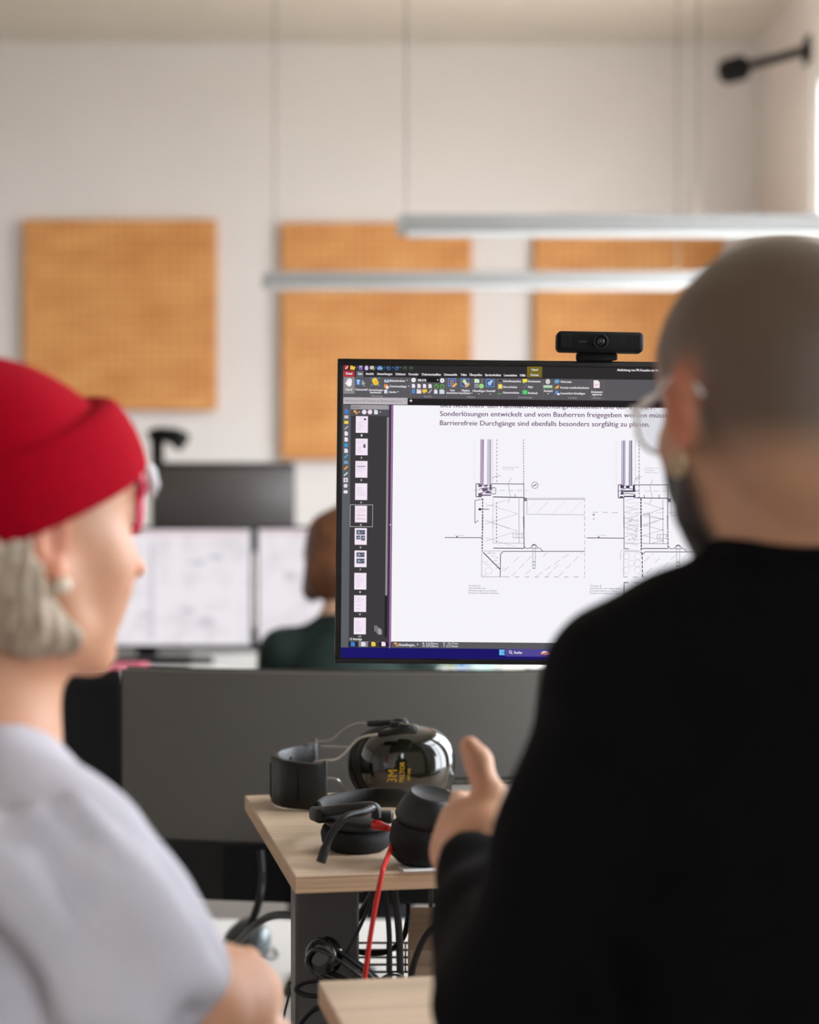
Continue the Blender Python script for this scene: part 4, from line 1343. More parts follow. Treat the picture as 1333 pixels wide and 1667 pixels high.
# slider bars and hinge
hb = MB(o1)
hb.tube([P(600, 1178, 2.53), P(655, 1176, 2.50)], .0045, 10)
hb.tube([P(617, 1195, 2.455), P(676, 1186, 2.44)], .005, 10)
hb.rbox(P(650, 1180, 2.49), (.024, .03, .011), .003, 2)
hb.rbox(P(664, 1186, 2.45), (.026, .02, .012), .003, 2, R=RY(.1))
hb.tube([P(640, 1174, 2.49), P(662, 1172, 2.49)], .003, 8)
hb.build('slider', M_black, em)
MB(o1).tube(catmull([P(500, 1212, 2.555), P(515, 1208, 2.55), P(540, 1204, 2.54), P(562, 1186, 2.53), P(582, 1178, 2.53), P(603, 1178, 2.53)], 5), .0014, 6).build('headband_wire', M_steel, em)
MB(o1).tube(catmull([P(510, 1241, 2.45), P(530, 1238, 2.45), P(547, 1236, 2.45), P(562, 1225, 2.45), P(580, 1205, 2.45), P(596, 1198, 2.453), P(620, 1195, 2.455)], 5), .0019, 6).build('headband_wire', M_steel, em)
MB(o1).tube(catmull([P(515, 1268, 2.45), P(540, 1267, 2.45), P(552, 1271, 2.45), P(566, 1284, 2.47), P(592, 1302, 2.49)], 5), .0016, 6).build('headband_wire', M_steel, em)
MB(o1).tube(catmull([P(520, 1215, 2.555), P(560, 1216, 2.56), P(600, 1220, 2.56)], 5), .0012, 6).build('headband_wire', M_steel, em)
MB(o1).tube(catmull([P(515, 1300, 2.50), P(548, 1299, 2.50), P(575, 1300, 2.5)], 5), .0012, 6).build('headband_wire', M_steel, em)
MB(o1).tube([P(620, 1300, 2.49), P(660, 1302, 2.49)], .004, 8).build('headband_wire', M_steel, em)
# leather neck pad, a U-shaped strap
path = catmull([P(532, 0, 2.435), P(500, 0, 2.43), P(464, 0, 2.445), P(449, 0, 2.475), P(456, 0, 2.52), P(482, 0, 2.55), P(514, 0, 2.57)], 6)
N = len(path)
vs, fs = [], []
for i, p in enumerate(path):
    t = (path[min(i + 1, N - 1)] - path[max(i - 1, 0)]); t.z = 0; t.normalize()
    nn = Vector((t.y, -t.x, 0))
    s = i / (N - 1)
    zt_ = SZ + .062 + .012 * s + (.004 if abs(s - .5) > .45 else 0)
    zb_ = SZ + .001 + .006 * s
    puff = .0045 + .002 * abs(math.sin(s * 5 * PI))
    for (dn, z) in ((-puff, zb_ + .003), (-puff, zt_ - .003), (-puff * .5, zt_), (puff * .5, zt_), (puff, zt_ - .003), (puff, zb_ + .003), (puff * .5, zb_), (-puff * .5, zb_)):
        vs.append(Vector((p.x + nn.x * dn, p.y + nn.y * dn, z)))
for i in range(N - 1):
    for k in range(8):
        fs.append((i * 8 + k, i * 8 + (k + 1) % 8, (i + 1) * 8 + (k + 1) % 8, (i + 1) * 8 + k))
fs.append(tuple(range(7, -1, -1))); fs.append(tuple((N - 1) * 8 + k for k in range(8)))
pad = MB(o1).add(vs, fs, 0, True).build('neck_pad', M_leather, em)
for i in (8, 18, 27):
    sm = MB(o1)
    p = path[i]
    t = (path[i + 1] - path[i - 1]); t.z = 0; t.normalize()
    nn = Vector((t.y, -t.x, 0))
    for sd in (-1, 1):
        q = p + nn * sd * .0068
        sm.tube([Vector((q.x, q.y, SZ + .012)), Vector((q.x, q.y, SZ + .058))], .0012, 6)
    sm.build('seam', M_blackm, pad)

# ------------------------------------------------------------------ headset
hc = P(590, 0, 2.15)
hs = empty('headset', (hc.x, 2.13, SZ), 'black headset with boom microphone and red cable on the shelf', 'headset')
o2 = Vector((hc.x, 2.13, SZ))
M_soft = mat('soft_black_pad', (6, 6, 7), .75, var=.1, bump=.2, bscale=300)
M_hs = mat('headset_plastic', (17, 17, 19), .45, var=.05, bump=.08, bscale=500)
def cup2(c, nrm, prof, m, name, sx=1.0, sy=1.0, parent=None):
    nrm = Vector(nrm).normalized()
    R = nrm.to_track_quat('Z', 'Y').to_matrix()
    return MB(o2).lathe(prof, c, 32, R=R, sx=sx, sy=sy).build(name, m, parent or hs)
# left cup lying flat
cL = P(580, 1360, 2.155); cL.z = SZ + .0185
cup2(cL, (.06, -.1, 1), [(.0, -.018), (.03, -.018), (.040, -.010), (.042, 0), (.040, .007), (.036, .010)], M_soft, 'ear_cushion')
cup2(cL, (.06, -.1, 1), [(.036, .009), (.037, .016), (.030, .022), (.018, .026), (0, .0265)], M_hs, 'ear_cup')
# right cup standing on its cushion, cone shaped shell turned up
cR = P(690, 1375, 2.06); cR.z = SZ + .030
nR = (.18, -.22, 1)
cup2(cR, (.06, -.08, 1), [(.0, -.0265), (.028, -.0265), (.037, -.018), (.039, 0), (.037, .016), (.030, .022)], M_soft, 'ear_cushion')
cRt = cR + Vector((.003, -.002, .018))
cup2(cRt, nR, [(.034, 0), (.037, .006), (.036, .012), (.027, .032), (.0245, .035), (.0235, .0352), (.022, .034), (0, .0335)], M_hs, 'ear_cup')
# headband arc and sliders
band = catmull([P(517, 1322, 2.16), P(530, 1312, 2.24), P(572, 1303, 2.30), P(622, 1298, 2.31), P(662, 1302, 2.24), P(672, 1320, 2.12)], 8)
MB(o2).tube(band, .0125, 12, flat=(.5, 1)).build('headband', M_soft, hs)
MB(o2).rbox(P(521, 1326, 2.15), (.02, .03, .017), .005, 2, R=RZ(.4)).build('slider', M_hs, hs)
yk = MB(o2)
yk.tube(catmull([P(517, 1322, 2.16), P(535, 1320, 2.13), P(570, 1316, 2.11), P(608, 1314, 2.11), P(613, 1332, 2.11)], 6), .006, 8)
yk.rbox(P(625, 1330, 2.12), (.022, .02, .014), .004, 2)
yk.build('yoke', M_hs, hs)
mic = catmull([P(606, 1316, 2.10), P(590, 1323, 2.08), P(562, 1331, 2.06), P(541, 1355, 2.05), P(530, 1380, 2.045), P(522, 1404, 2.04)], 7)
MB(o2).tube(mic, [.0045] * (len(mic) - 10) + [.0045 + .0012 * min(1, k / 3) for k in range(10)], 10).build('boom_microphone', M_hs, hs)
M_red = mat('red_cable', (190, 40, 34), .5, var=.06)
M_red2 = mat('red_plug', (190, 22, 20), .4)
MB(o2).tube([P(608, 1342, 2.09), P(618, 1344, 2.085), P(634, 1349, 2.08)], [.0055, .0055, .0035], 10).build('plug', M_red2, hs)
rc = catmull([P(632, 1348, 2.08), P(640, 1356, 2.07), P(637, 1378, 2.05), P(625, 1410, 1.995), P(621, 1425, 1.986), P(612, 1470, 1.985), P(602, 1530, 1.985), P(593, 1600, 1.985), P(590, 1660, 1.985), P(600, 1800, 1.985)], 7)
MB(o2).tube(rc, .0028, 8).build('cable', M_red, hs)

# small things on the shelf
wcd = P(688, 0, 2.05)
pc = empty('white_card', (wcd.x, 2.055, SZ), 'thin white card under the headset at the shelf\'s front edge', 'card', None, SA)
MB().rbox((0, -.016, .0012), (.056, .034, .0024), .0005, 1, smooth=False).build('card_sheet', M_white, pc)
bq = P(795, 0, 2.53)
case = empty('plastic_case', (bq.x, 2.545, SZ), 'flat clear grey plastic case behind the man\'s thumb', 'case', None, .05)
M_clear = clear_mat('clear_grey_plastic', (150, 156, 152), .16, .12)
M_teal = mat('teal_plastic', (70, 120, 110), .3, var=.05)
cs = MB()
cw_, cd_, ch_ = .105, .05, .022
for s in (-1, 1):
    cs.box((s * (cw_ / 2 - .001), 0, ch_ / 2), (.002, cd_, ch_)); cs.box((0, s * (cd_ / 2 - .001), ch_ / 2), (cw_ - .004, .002, ch_))
cs.box((0, 0, .001), (cw_ - .004, cd_ - .004, .002))
cs.build('tray', mat('grey_tray', (150, 150, 146), .35, var=.03), case)
MB().rbox((0, 0, ch_ + .0015), (cw_ + .002, cd_ + .002, .003), .001, 1).build('lid', M_clear, case)
MB().rbox((-.03, 0, .011), (.03, .04, .016), .003, 2).build('insert', M_teal, case)

# ------------------------------------------------------------------ cables
def cable(lab, pts, r=.0035, m=None, name='cable', group='cables under the shelf', smooth=8):
    p = catmull(pts, smooth)
    c = p[0].copy()
    o = MB(c).tube(p, r, 8).build(name, m or M_cable)
    o.location = c
    tag(o, lab, 'cable', group)
    return o


cable('thick black power cable hanging from the grey curved monitor to the mouse', [P(424, 1385, 2.845), P(427, 1420, 2.83), P(424, 1455, 2.80), P(412, 1495, 2.80), P(392, 1530, 2.82), P(372, 1553, 2.9), P(340, 1566, 2.95)], .0062)
cable('black cable curving left from behind the grey post', [P(500, 1496, 2.45), P(470, 1490, 2.5), P(440, 1492, 2.55), P(412, 1508, 2.6), P(388, 1532, 2.68), P(365, 1560, 2.72), P(340, 1590, 2.74)], .0055)
cable('black cable slanting right of the grey post under the shelf', [P(560, 1520, 2.3), P(580, 1497, 2.3), P(600, 1468, 2.3), P(612, 1440, 2.3), P(618, 1400, 2.32)], .0052)
cable('thin black cable looping between the post and the strap', [P(664, 1470, 2.3), P(663, 1500, 2.3), P(655, 1528, 2.28), P(632, 1548, 2.26), P(602, 1552, 2.25), P(570, 1546, 2.25)], .0034)
cable('thin grey cable arching beside the man\'s sleeve under the shelf', [P(722, 1500, 2.12), P(700, 1515, 2.12), P(682, 1545, 2.12), P(670, 1585, 2.12), P(664, 1640, 2.12)], .0038, mat('grey_cable', (46, 43, 42), .5))
cable('thin wire dangling left of the grey post near the bottom', [P(474, 1600, 2.12), P(470, 1602, 2.12), P(469, 1625, 2.12), P(463, 1650, 2.12), P(458, 1690, 2.12)], .0014, mat('brown_wire', (60, 50, 44), .4))
# coiled cable with glossy winder in front of the post
cq = P(530, 1558, 2.06)
coil = empty('cable_bundle', (cq.x, cq.y, cq.z), 'coiled black cable with a glossy winder before the grey post', 'cable')
M_glos = mat('glossy_black', (26, 26, 28), .12, coat=1.0)
def cb_(pts): return [Vector(p) for p in pts]
wd_ = MB(cq)
RW2 = RZ(.3) @ RX(PI / 2 - .2)
wd_.lathe([(.010, -.010), (.019, -.009), (.021, -.006), (.014, -.004), (.014, .004), (.021, .006), (.019, .009), (.010, .010)], P(527, 1556, 2.06), 28, R=RZ(-.5) @ RX(PI / 2 - .1))
wd_.build('winder', M_glos, coil)
for k, (dx, dy, dd) in enumerate(((0, 0, 0), (9, 6, .004), (18, 9, .008), (-3, 12, -.004))):
    lp_ = catmull([P(515 + dx, 1534 + dy, 2.055 + dd), P(545 + dx, 1545 + dy, 2.05 + dd), P(590 + dx, 1578 + dy, 2.05 + dd), P(612 + dx, 1604 + dy, 2.05 + dd),
                   P(590 + dx, 1606 + dy, 2.055 + dd), P(550 + dx, 1588 + dy, 2.06 + dd), P(515 + dx, 1572 + dy, 2.06 + dd), P(503 + dx, 1552 + dy, 2.06 + dd)], 6, True)
    MB(cq).tube(lp_, .0026, 8, closed=True).build('loop', M_glos if k % 2 else M_cable, coil)
lp_ = catmull([P(482, 1612, 2.07), P(495, 1600, 2.07), P(525, 1597, 2.06), P(548, 1606, 2.05), P(540, 1620, 2.05), P(505, 1621, 2.06)], 6, True)
MB(cq).tube(lp_, .0028, 8, closed=True).build('loop', M_cable, coil)
MB(cq).tube(catmull([P(478, 1690, 2.06), P(490, 1665, 2.06), P(512, 1643, 2.05), P(545, 1633, 2.05), P(590, 1634, 2.05)], 6), .0034, 8).build('strand', M_cable, coil)
MB(cq).tube(catmull([P(612, 1600, 2.05), P(640, 1585, 2.06), P(655, 1592, 2.07), P(640, 1602, 2.07), P(615, 1604, 2.07)], 6), .0026, 8).build('strand', M_glos, coil)
MB(cq).tube(catmull([P(560, 1560, 2.06), P(585, 1510, 2.07), P(602, 1470, 2.07), P(606, 1440, 2.07)], 6), .0022, 8).build('strand', M_cable, coil)
# cable tray (dark mesh) behind
tq = P(640, 1545, 2.42)
tray = empty('cable_tray', (tq.x, 2.42, tq.z - .03), 'dark wire cable tray under the shelf right of the post', 'cable tray')
tr = MB(Vector((tq.x, 2.42, tq.z - .03)))
for k in range(5):
    z = tq.z - .03 + .012 * k * .6
    tr.tube([(tq.x - .09, 2.42 + .01 * k, z), (tq.x + .35, 2.42 + .01 * k, z)], .0016, 6)
for k in range(18):
    x = tq.x - .08 + .024 * k
    tr.tube([(x, 2.42, tq.z - .03), (x, 2.46, tq.z)], .0013, 6)
tr.build('mesh_wires', M_dgrey, tray)
for x in (tq.x + .05, tq.x + .3):
    MB(Vector((tq.x, 2.42, tq.z - .03))).tube([(x, 2.45, tq.z - .01), (x, 2.45, SZ - ST)], .003, 6).build('hanger', M_dgrey, tray)


# ------------------------------------------------------------------ people: smooth implicit bodies turned into meshes
class Field:
    """signed distance grid with smooth unions; mesh() extracts it with surface nets"""
    def __init__(self, lo, hi, h):
        self.lo = np.array(lo, dtype=np.float64)
        self.h = h
        n = np.ceil((np.array(hi) - self.lo) / h).astype(int) + 1
        self.ax = [self.lo[i] + h * np.arange(n[i]) for i in range(3)]
        self.D = np.full(tuple(n), 0.5, dtype=np.float32)

    def _sl(self, lo, hi):
        s = []
        for i in range(3):
            a = int(np.clip(np.floor((lo[i] - self.lo[i]) / self.h), 0, len(self.ax[i])))
            b = int(np.clip(np.ceil((hi[i] - self.lo[i]) / self.h) + 1, 0, len(self.ax[i])))
            s.append(slice(a, b))
        return tuple(s)

    def _p(self, sl):
        return (self.ax[0][sl[0]][:, None, None], self.ax[1][sl[1]][None, :, None], self.ax[2][sl[2]][None, None, :])

    def _mix(self, sl, d, k, op):
        a = self.D[sl]
        if op == 'add':
            if k > 0:
                t = np.clip(.5 + .5 * (a - d) / k, 0, 1)
                self.D[sl] = a * (1 - t) + d * t - k * t * (1 - t)
            else:
                self.D[sl] = np.minimum(a, d)
        else:
            d = -d
            if k > 0:
                t = np.clip(.5 - .5 * (a - d) / k, 0, 1)
                self.D[sl] = a * (1 - t) + d * t + k * t * (1 - t)
            else:
                self.D[sl] = np.maximum(a, d)

    def cone(self, a, b, r1, r2=None, k=0.02, op='add'):
        r2 = r1 if r2 is None else r2
        a, b = np.array(a, float), np.array(b, float)
        m = max(r1, r2) + k + 5 * self.h
        sl = self._sl(np.minimum(a, b) - m, np.maximum(a, b) + m)
        X, Y, Z = self._p(sl)
        ba = b - a
        L2 = max(float(ba @ ba), 1e-9)
        t = np.clip(((X - a[0]) * ba[0] + (Y - a[1]) * ba[1] + (Z - a[2]) * ba[2]) / L2, 0, 1)
        d = np.sqrt((X - a[0] - t * ba[0]) ** 2 + (Y - a[1] - t * ba[1]) ** 2 + (Z - a[2] - t * ba[2]) ** 2) - (r1 + (r2 - r1) * t)
        self._mix(sl, d.astype(np.float32), k, op)
        return self

    def chain(self, pts, rs, k=0.02):
        for i in range(len(pts) - 1):
            self.cone(pts[i], pts[i + 1], rs[i], rs[i + 1], k)
        return self

    def ell(self, c, r, R=None, k=0.02, op='add'):
        c, r = np.array(c, float), np.array(r, float)
        m = r.max() + k + 5 * self.h
        sl = self._sl(c - m, c + m)
        X, Y, Z = self._p(sl)
        x, y, z = X - c[0], Y - c[1], Z - c[2]
        if R is not None:
            R = np.array(R, float)
            x, y, z = (R[0, 0] * x + R[1, 0] * y + R[2, 0] * z, R[0, 1] * x + R[1, 1] * y + R[2, 1] * z, R[0, 2] * x + R[1, 2] * y + R[2, 2] * z)
        k0 = np.sqrt((x / r[0]) ** 2 + (y / r[1]) ** 2 + (z / r[2]) ** 2)
        k1 = np.sqrt((x / r[0] ** 2) ** 2 + (y / r[1] ** 2) ** 2 + (z / r[2] ** 2) ** 2) + 1e-9
        d = k0 * (k0 - 1) / k1
        self._mix(sl, d.astype(np.float32), k, op)
        return self

    def plane(self, n, c, k=0.0):
        """keep n.p < c"""
        X, Y, Z = self._p((slice(None),) * 3)
        d = (X * n[0] + Y * n[1] + Z * n[2] - c).astype(np.float32)
        if k > 0:
            a = self.D
            t = np.clip(.5 - .5 * (a - d) / k, 0, 1)
            self.D = a * (1 - t) + d * t + k * t * (1 - t)
        else:
            self.D = np.maximum(self.D, d)
        return self

    def offset(self, fn):
        X, Y, Z = self._p((slice(None),) * 3)
        near = np.abs(self.D) < .05
        d = np.broadcast_to(fn(X, Y, Z), self.D.shape)
        self.D = np.where(near, self.D + d, self.D).astype(np.float32)
        return self

    def mesh(self):
        D, h = self.D, self.h
        D = np.pad(D, 1, constant_values=.5)
        lo = self.lo - h
        ins = D < 0
        nx, ny, nz = D.shape
        cnt = np.zeros((nx - 1, ny - 1, nz - 1), np.int8)
        for i in (0, 1):
            for j in (0, 1):
                for k in (0, 1):
                    cnt += ins[i:nx - 1 + i, j:ny - 1 + j, k:nz - 1 + k]
        act = (cnt > 0) & (cnt < 8)
        idx = np.argwhere(act)
        ids = np.full(act.shape, -1, np.int64)
        ids[act] = np.arange(len(idx))
        cor = np.array([(i, j, k) for i in (0, 1) for j in (0, 1) for k in (0, 1)])
        val = np.stack([D[idx[:, 0] + c[0], idx[:, 1] + c[1], idx[:, 2] + c[2]] for c in cor], 1)
        acc = np.zeros((len(idx), 3))
        num = np.zeros(len(idx))
        for a in range(8):
            for b in range(a + 1, 8):
                if np.abs(cor[a] - cor[b]).sum() != 1: continue
                va, vb = val[:, a], val[:, b]
                m = (va < 0) != (vb < 0)
                t = np.where(m, va / np.where(m, va - vb, 1), 0)
                acc += np.where(m[:, None], cor[a] + t[:, None] * (cor[b] - cor[a]), 0)
                num += m
        V = lo + h * (idx + acc / num[:, None])
        quads = []
        for axis in range(3):
            s0 = [slice(None)] * 3; s1 = [slice(None)] * 3
            s0[axis] = slice(0, -1); s1[axis] = slice(1, None)
            A, B = ins[tuple(s0)], ins[tuple(s1)]
            e = np.argwhere(A != B)
            o1, o2 = [(1, 2), (2, 0), (0, 1)][axis]
            ok = (e[:, o1] > 0) & (e[:, o2] > 0) & (e[:, o1] < D.shape[o1] - 1) & (e[:, o2] < D.shape[o2] - 1)
            e = e[ok]
            flip = ~A[e[:, 0], e[:, 1], e[:, 2]]
            def cell(d1, d2):
                q = e.copy(); q[:, o1] -= d1; q[:, o2] -= d2
                return ids[q[:, 0], q[:, 1], q[:, 2]]
            q = np.stack([cell(1, 1), cell(0, 1), cell(0, 0), cell(1, 0)], 1)
            q[flip] = q[flip][:, ::-1]
            quads.append(q)
        return V, np.concatenate(quads)

    def build(self, name, material, parent, off=(0, 0, 0), tint=None, attr='tint', smooth_iter=2):
        V, Q = self.mesh()
        # light Laplacian smoothing against voxel steps
        for _ in range(smooth_iter):
            acc = np.zeros_like(V); n = np.zeros(len(V))
            for a, b in ((0, 1), (1, 2), (2, 3), (3, 0)):
                np.add.at(acc, Q[:, a], V[Q[:, b]]); np.add.at(n, Q[:, a], 1)
                np.add.at(acc, Q[:, b], V[Q[:, a]]); np.add.at(n, Q[:, b], 1)
            V = V * .5 + .5 * acc / np.maximum(n, 1)[:, None]
        me = bpy.data.meshes.new(name)
        me.vertices.add(len(V))
        me.vertices.foreach_set('co', (V - np.array(off)).astype(np.float32).ravel())
        me.loops.add(Q.size)
        me.loops.foreach_set('vertex_index', Q.astype(np.int32).ravel())
        me.polygons.add(len(Q))
        me.polygons.foreach_set('loop_start', np.arange(0, Q.size, 4, dtype=np.int32))
        me.polygons.foreach_set('use_smooth', np.ones(len(Q), bool))
        me.update(calc_edges=True)
        me.validate()
        me.materials.append(material)
        if tint is not None:
            col = tint(V)
            at = me.color_attributes.new(attr, 'FLOAT_COLOR', 'POINT')
            at.data.foreach_set('color', np.concatenate([col, np.ones((len(V), 1))], 1).astype(np.float32).ravel())
        o = bpy.data.objects.new(name, me)
        COL.objects.link(o)
        o.parent = parent
        return o


def skin_mat(name, rough=.5, sss=.12, bump=.05):
    m, nt, b = node_mat(name)
    a = nt.nodes.new('ShaderNodeAttribute')
    a.attribute_name = 'tint'
    tc = nt.nodes.new('ShaderNodeTexCoord')
    n = nt.nodes.new('ShaderNodeTexNoise')
    n.inputs['Scale'].default_value = 45
    n.inputs['Detail'].default_value = 4
    nt.links.new(tc.outputs['Object'], n.inputs['Vector'])
    r = nt.nodes.new('ShaderNodeValToRGB')
    r.color_ramp.elements[0].color = (.9, .87, .85, 1)
    r.color_ramp.elements[1].color = (1.06, 1.06, 1.06, 1)
    nt.links.new(n.outputs['Fac'], r.inputs['Fac'])
    mx = nt.nodes.new('ShaderNodeMixRGB')
    mx.blend_type = 'MULTIPLY'
    mx.inputs['Fac'].default_value = 1
    nt.links.new(a.outputs['Color'], mx.inputs['Color1'])
    nt.links.new(r.outputs['Color'], mx.inputs['Color2'])
    nt.links.new(mx.outputs['Color'], b.inputs['Base Color'])
    b.inputs['Roughness'].default_value = rough
    b.inputs['Subsurface Weight'].default_value = sss
    b.inputs['Subsurface Radius'].default_value = (.012, .005, .003)
    b.inputs['Subsurface Scale'].default_value = 1.0
    n2 = nt.nodes.new('ShaderNodeTexNoise')
    n2.inputs['Scale'].default_value = 500
    nt.links.new(tc.outputs['Object'], n2.inputs['Vector'])
    bp = nt.nodes.new('ShaderNodeBump')
    bp.inputs['Strength'].default_value = bump
    bp.inputs['Distance'].default_value = .001
    nt.links.new(n2.outputs['Fac'], bp.inputs['Height'])
    nt.links.new(bp.outputs['Normal'], b.inputs['Normal'])
    return m


class Frame:
    """head frame: x right, y forward, z up"""
    def __init__(self, c, turn, pitch=0.0, tilt=0.0, s=1.0):
        f = Vector((math.sin(turn), math.cos(turn), 0))
        r = Vector((math.cos(turn), -math.sin(turn), 0))
        R = Matrix((r, f, Vector((0, 0, 1)))).transposed()
        self.R = R @ RX(pitch) @ RY(tilt)
        self.c = Vector(c)
        self.s = s

    def __call__(self, x, y, z):
        return self.c + self.R @ (Vector((x, y, z)) * self.s)

    def inv(self, V):
        return (V - np.array(self.c)) @ np.array(self.R) / self.s


def head_sdf(Fd, fr, jaw=1.0, nose=1.0, female=False, wd=1.0):
    s = fr.s
    ex = .085 * (wd - 1)
    nx = .005 if female else 0.0
    E_ = lambda c, r, k, op='add', R=None: Fd.ell(fr(*c), [q * s for q in r], fr.R if R is None else fr.R @ R, k * s, op)
    C_ = lambda a, b, r1, r2, k, op='add': Fd.cone(fr(*a), fr(*b), r1 * s, r2 * s, k * s, op)
    E_((0, -.010, .044), (.077 * wd, .098, .084), .0)                     # cranium
    E_((0, -.045, .012), (.066 * wd, .058, .062), .03)                    # back of the skull
    E_((0, .034, -.015), (.060, .062, .082), .03)                    # face
    E_((0, .045, .045), (.062, .056, .05), .03)                      # forehead
    if female:
        for sx in (-1, 1): E_((sx * .043, .034, -.038), (.020, .034, .044), .03)
    E_((0, .046, -.068), (.046 * jaw, .046, .036), .025)             # lower face
    E_((0, .080, -.098), (.020 * jaw, .015, .014), .02)              # chin
    for sx in (-1, 1):
        C_((sx * .060 * jaw, .000, -.035), (sx * .050 * jaw, .018, -.074), .014, .014, .025)
        C_((sx * .050 * jaw, .018, -.074), (sx * .016, .076, -.100), .014, .013, .022)
        E_((sx * .043, .064, -.022), (.021, .020, .017), .035 if female else .02)        # cheekbone
        E_((sx * .025, .064, -.050), (.021, .019, .028), .03) if female else E_((sx * .030, .076, -.050), (.020, .018, .022), .02)        # cheek
        C_((sx * .012, .094, .024), (sx * .044, .078, .022), .0085, .008, .014)   # brow
        E_((sx * .031, .101, .004), (.017, .013, .011), .012, 'sub')  # eye socket
        E_((sx * .031, .0815, .004), (.0125, .0125, .0115), .003)     # eyeball
        E_((sx * .031, .0835, .0075), (.0150, .0125, .0075), .004)    # lid
        E_((sx * .0105, .1015, -.032), (.0085 * nose, .0085, .0075), .006)        # nostril wing
        # ear
        Re = RZ(-sx * .42) @ RX(-.18)
        E_((sx * (ex + .0765) , -.014, -.003), (.0080, .0195, .0310), .006, R=Re)
        E_((sx * (ex + .0830) , -.009, .000), (.0050, .0125, .0200), .005, 'sub', R=Re)
        C_((sx * (ex + .0800) , -.026, .012), (sx * (ex + .0800) , -.012, .027), .0045, .0045, .005)
        C_((sx * (ex + .0800) , -.026, .012), (sx * (ex + .0790) , -.026, -.012), .0045, .004, .005)
        E_((sx * (ex + .0755) , -.006, -.029), (.0050, .0085, .0100), .006)   # lobe
    C_((0, .094, .016), (0, .117 + nx, -.022), .0075, .0085 * nose, .012)
    E_((0, .1225 + nx, -.028), (.0095 * nose, .0092, .0082), .008)
    C_((-.017, .0905, -.0615), (.017, .0905, -.0615), .0058, .0058, .006)
    E_((0, .0955, -.0605), (.015, .0065, .0050), .004)               # upper lip
    E_((0, .0940, -.0710), (.014, .0070, .0056), .004)               # lower lip
    C_((-.022, .0985, -.0662), (.022, .0985, -.0662), .0016, .0016, .002, 'sub')


def band_noise(X, Y, Z, seed, f):
    r = np.random.RandomState(seed)
    d = 0
    for i in range(5):
        v = r.randn(3); v /= np.linalg.norm(v)
        w = r.randn(3); w /= np.linalg.norm(w)
        ph = r.rand() * 6.28
        ff = f * (.6 + .9 * r.rand())
        d = d + np.sin(ff * (X * v[0] + Y * v[1] + Z * v[2]) + ph + 1.3 * np.sin(ff * .6 * (X * w[0] + Y * w[1] + Z * w[2])))
    return d / 5


def smooth01(x, a, b):
    t = np.clip((x - a) / (b - a), 0, 1)
    return t * t * (3 - 2 * t)


def T(p): return np.array(p, float)


def shoe(c, yaw, parent, off, m):
    c = Vector(c)
    fr = Frame(c, yaw)
    lo, hi = np.array(c) - .22, np.array(c) + .22
    lo[2], hi[2] = -.01, .16
    S_ = Field(lo, hi, .006)
    S_.ell(fr(0, .06, .035), (.045, .115, .045), fr.R, .02).ell(fr(0, -.05, .045), (.038, .06, .05), fr.R, .03)
    S_.cone(fr(0, -.04, .06), fr(0, -.045, .12), .042, .044, .03)
    S_.plane((0, 0, -1), -.001)
    return S_.build('shoe', m, parent, off)


# ================================================================== the man in black
MD = 1.385
MC = P(1260, 668, MD)
mfr = Frame(MC, math.radians(-18), math.radians(-3))
mroot = Vector((MC.x + .03, MD + .03, 0))
man = empty('person', mroot, 'person in a black sweatshirt with shaved head seen from behind, hand raised', 'person', 'people')
B = Field((-.10, 1.16, .0), (.72, 1.92, 1.78), .0042)
head_sdf(B, mfr, jaw=1.10, wd=1.07)
nb = P(1296, 922, 1.375)                                             # base of the neck
B.cone(mfr(0, -.035, -.035), nb + Vector((0, .006, -.01)), .057, .055, .03)
B.cone(mfr(0, .02, -.075), nb + Vector((-.01, .03, -.03)), .045, .045, .03)
B.ell(mfr(0, -.068, -.03), (.052, .034, .05), mfr.R, .03)
chest = nb + Vector((.012, .04, -.25))
shL, shR = P(1018, 1112, 1.39), Vector((2 * nb.x - P(1018, 1112, 1.39).x + .015, 1.47, P(1018, 1112, 1.39).z))
hip = Vector((nb.x + .015, 1.43, .86))
B.cone(nb + Vector((0, .02, -.04)), chest, .05, .10, .03).cone(chest, hip, .115, .115, .05)
B.cone(nb + Vector((0, .01, -.06)), shL, .035, .035, .03).cone(nb + Vector((0, .01, -.06)), shR, .035, .035, .03)
elL = P(862, 1625, 1.37)
wrL = P(770, 1402, 1.63)
B.chain([shL, shL.lerp(elL, .5), elL], [.045, .040, .033], .02)
B.chain([elL, elL.lerp(wrL, .35), wrL], [.033, .034, .024], .015)
elR = shR + Vector((.05, -.02, -.29)); wrR = elR + Vector((-.02, .08, -.24))
B.chain([shR, elR, wrR], [.045, .034, .024], .02)
B.chain([wrR, wrR + Vector((0, .02, -.08))], [.026, .03], .015)
for q in range(4):
    fx = wrR + Vector((.0, -.022 + .016 * q, -.09))
    B.chain([fx, fx + Vector((-.004, .012, -.04)), fx + Vector((-.012, .016, -.07 + .004 * abs(q - 1.5)))], [.0095, .0085, .007], .004)
B.chain([wrR + Vector((0, .03, -.02)), wrR + Vector((-.01, .05, -.06)), wrR + Vector((-.015, .052, -.085))], [.013, .0105, .008], .008)
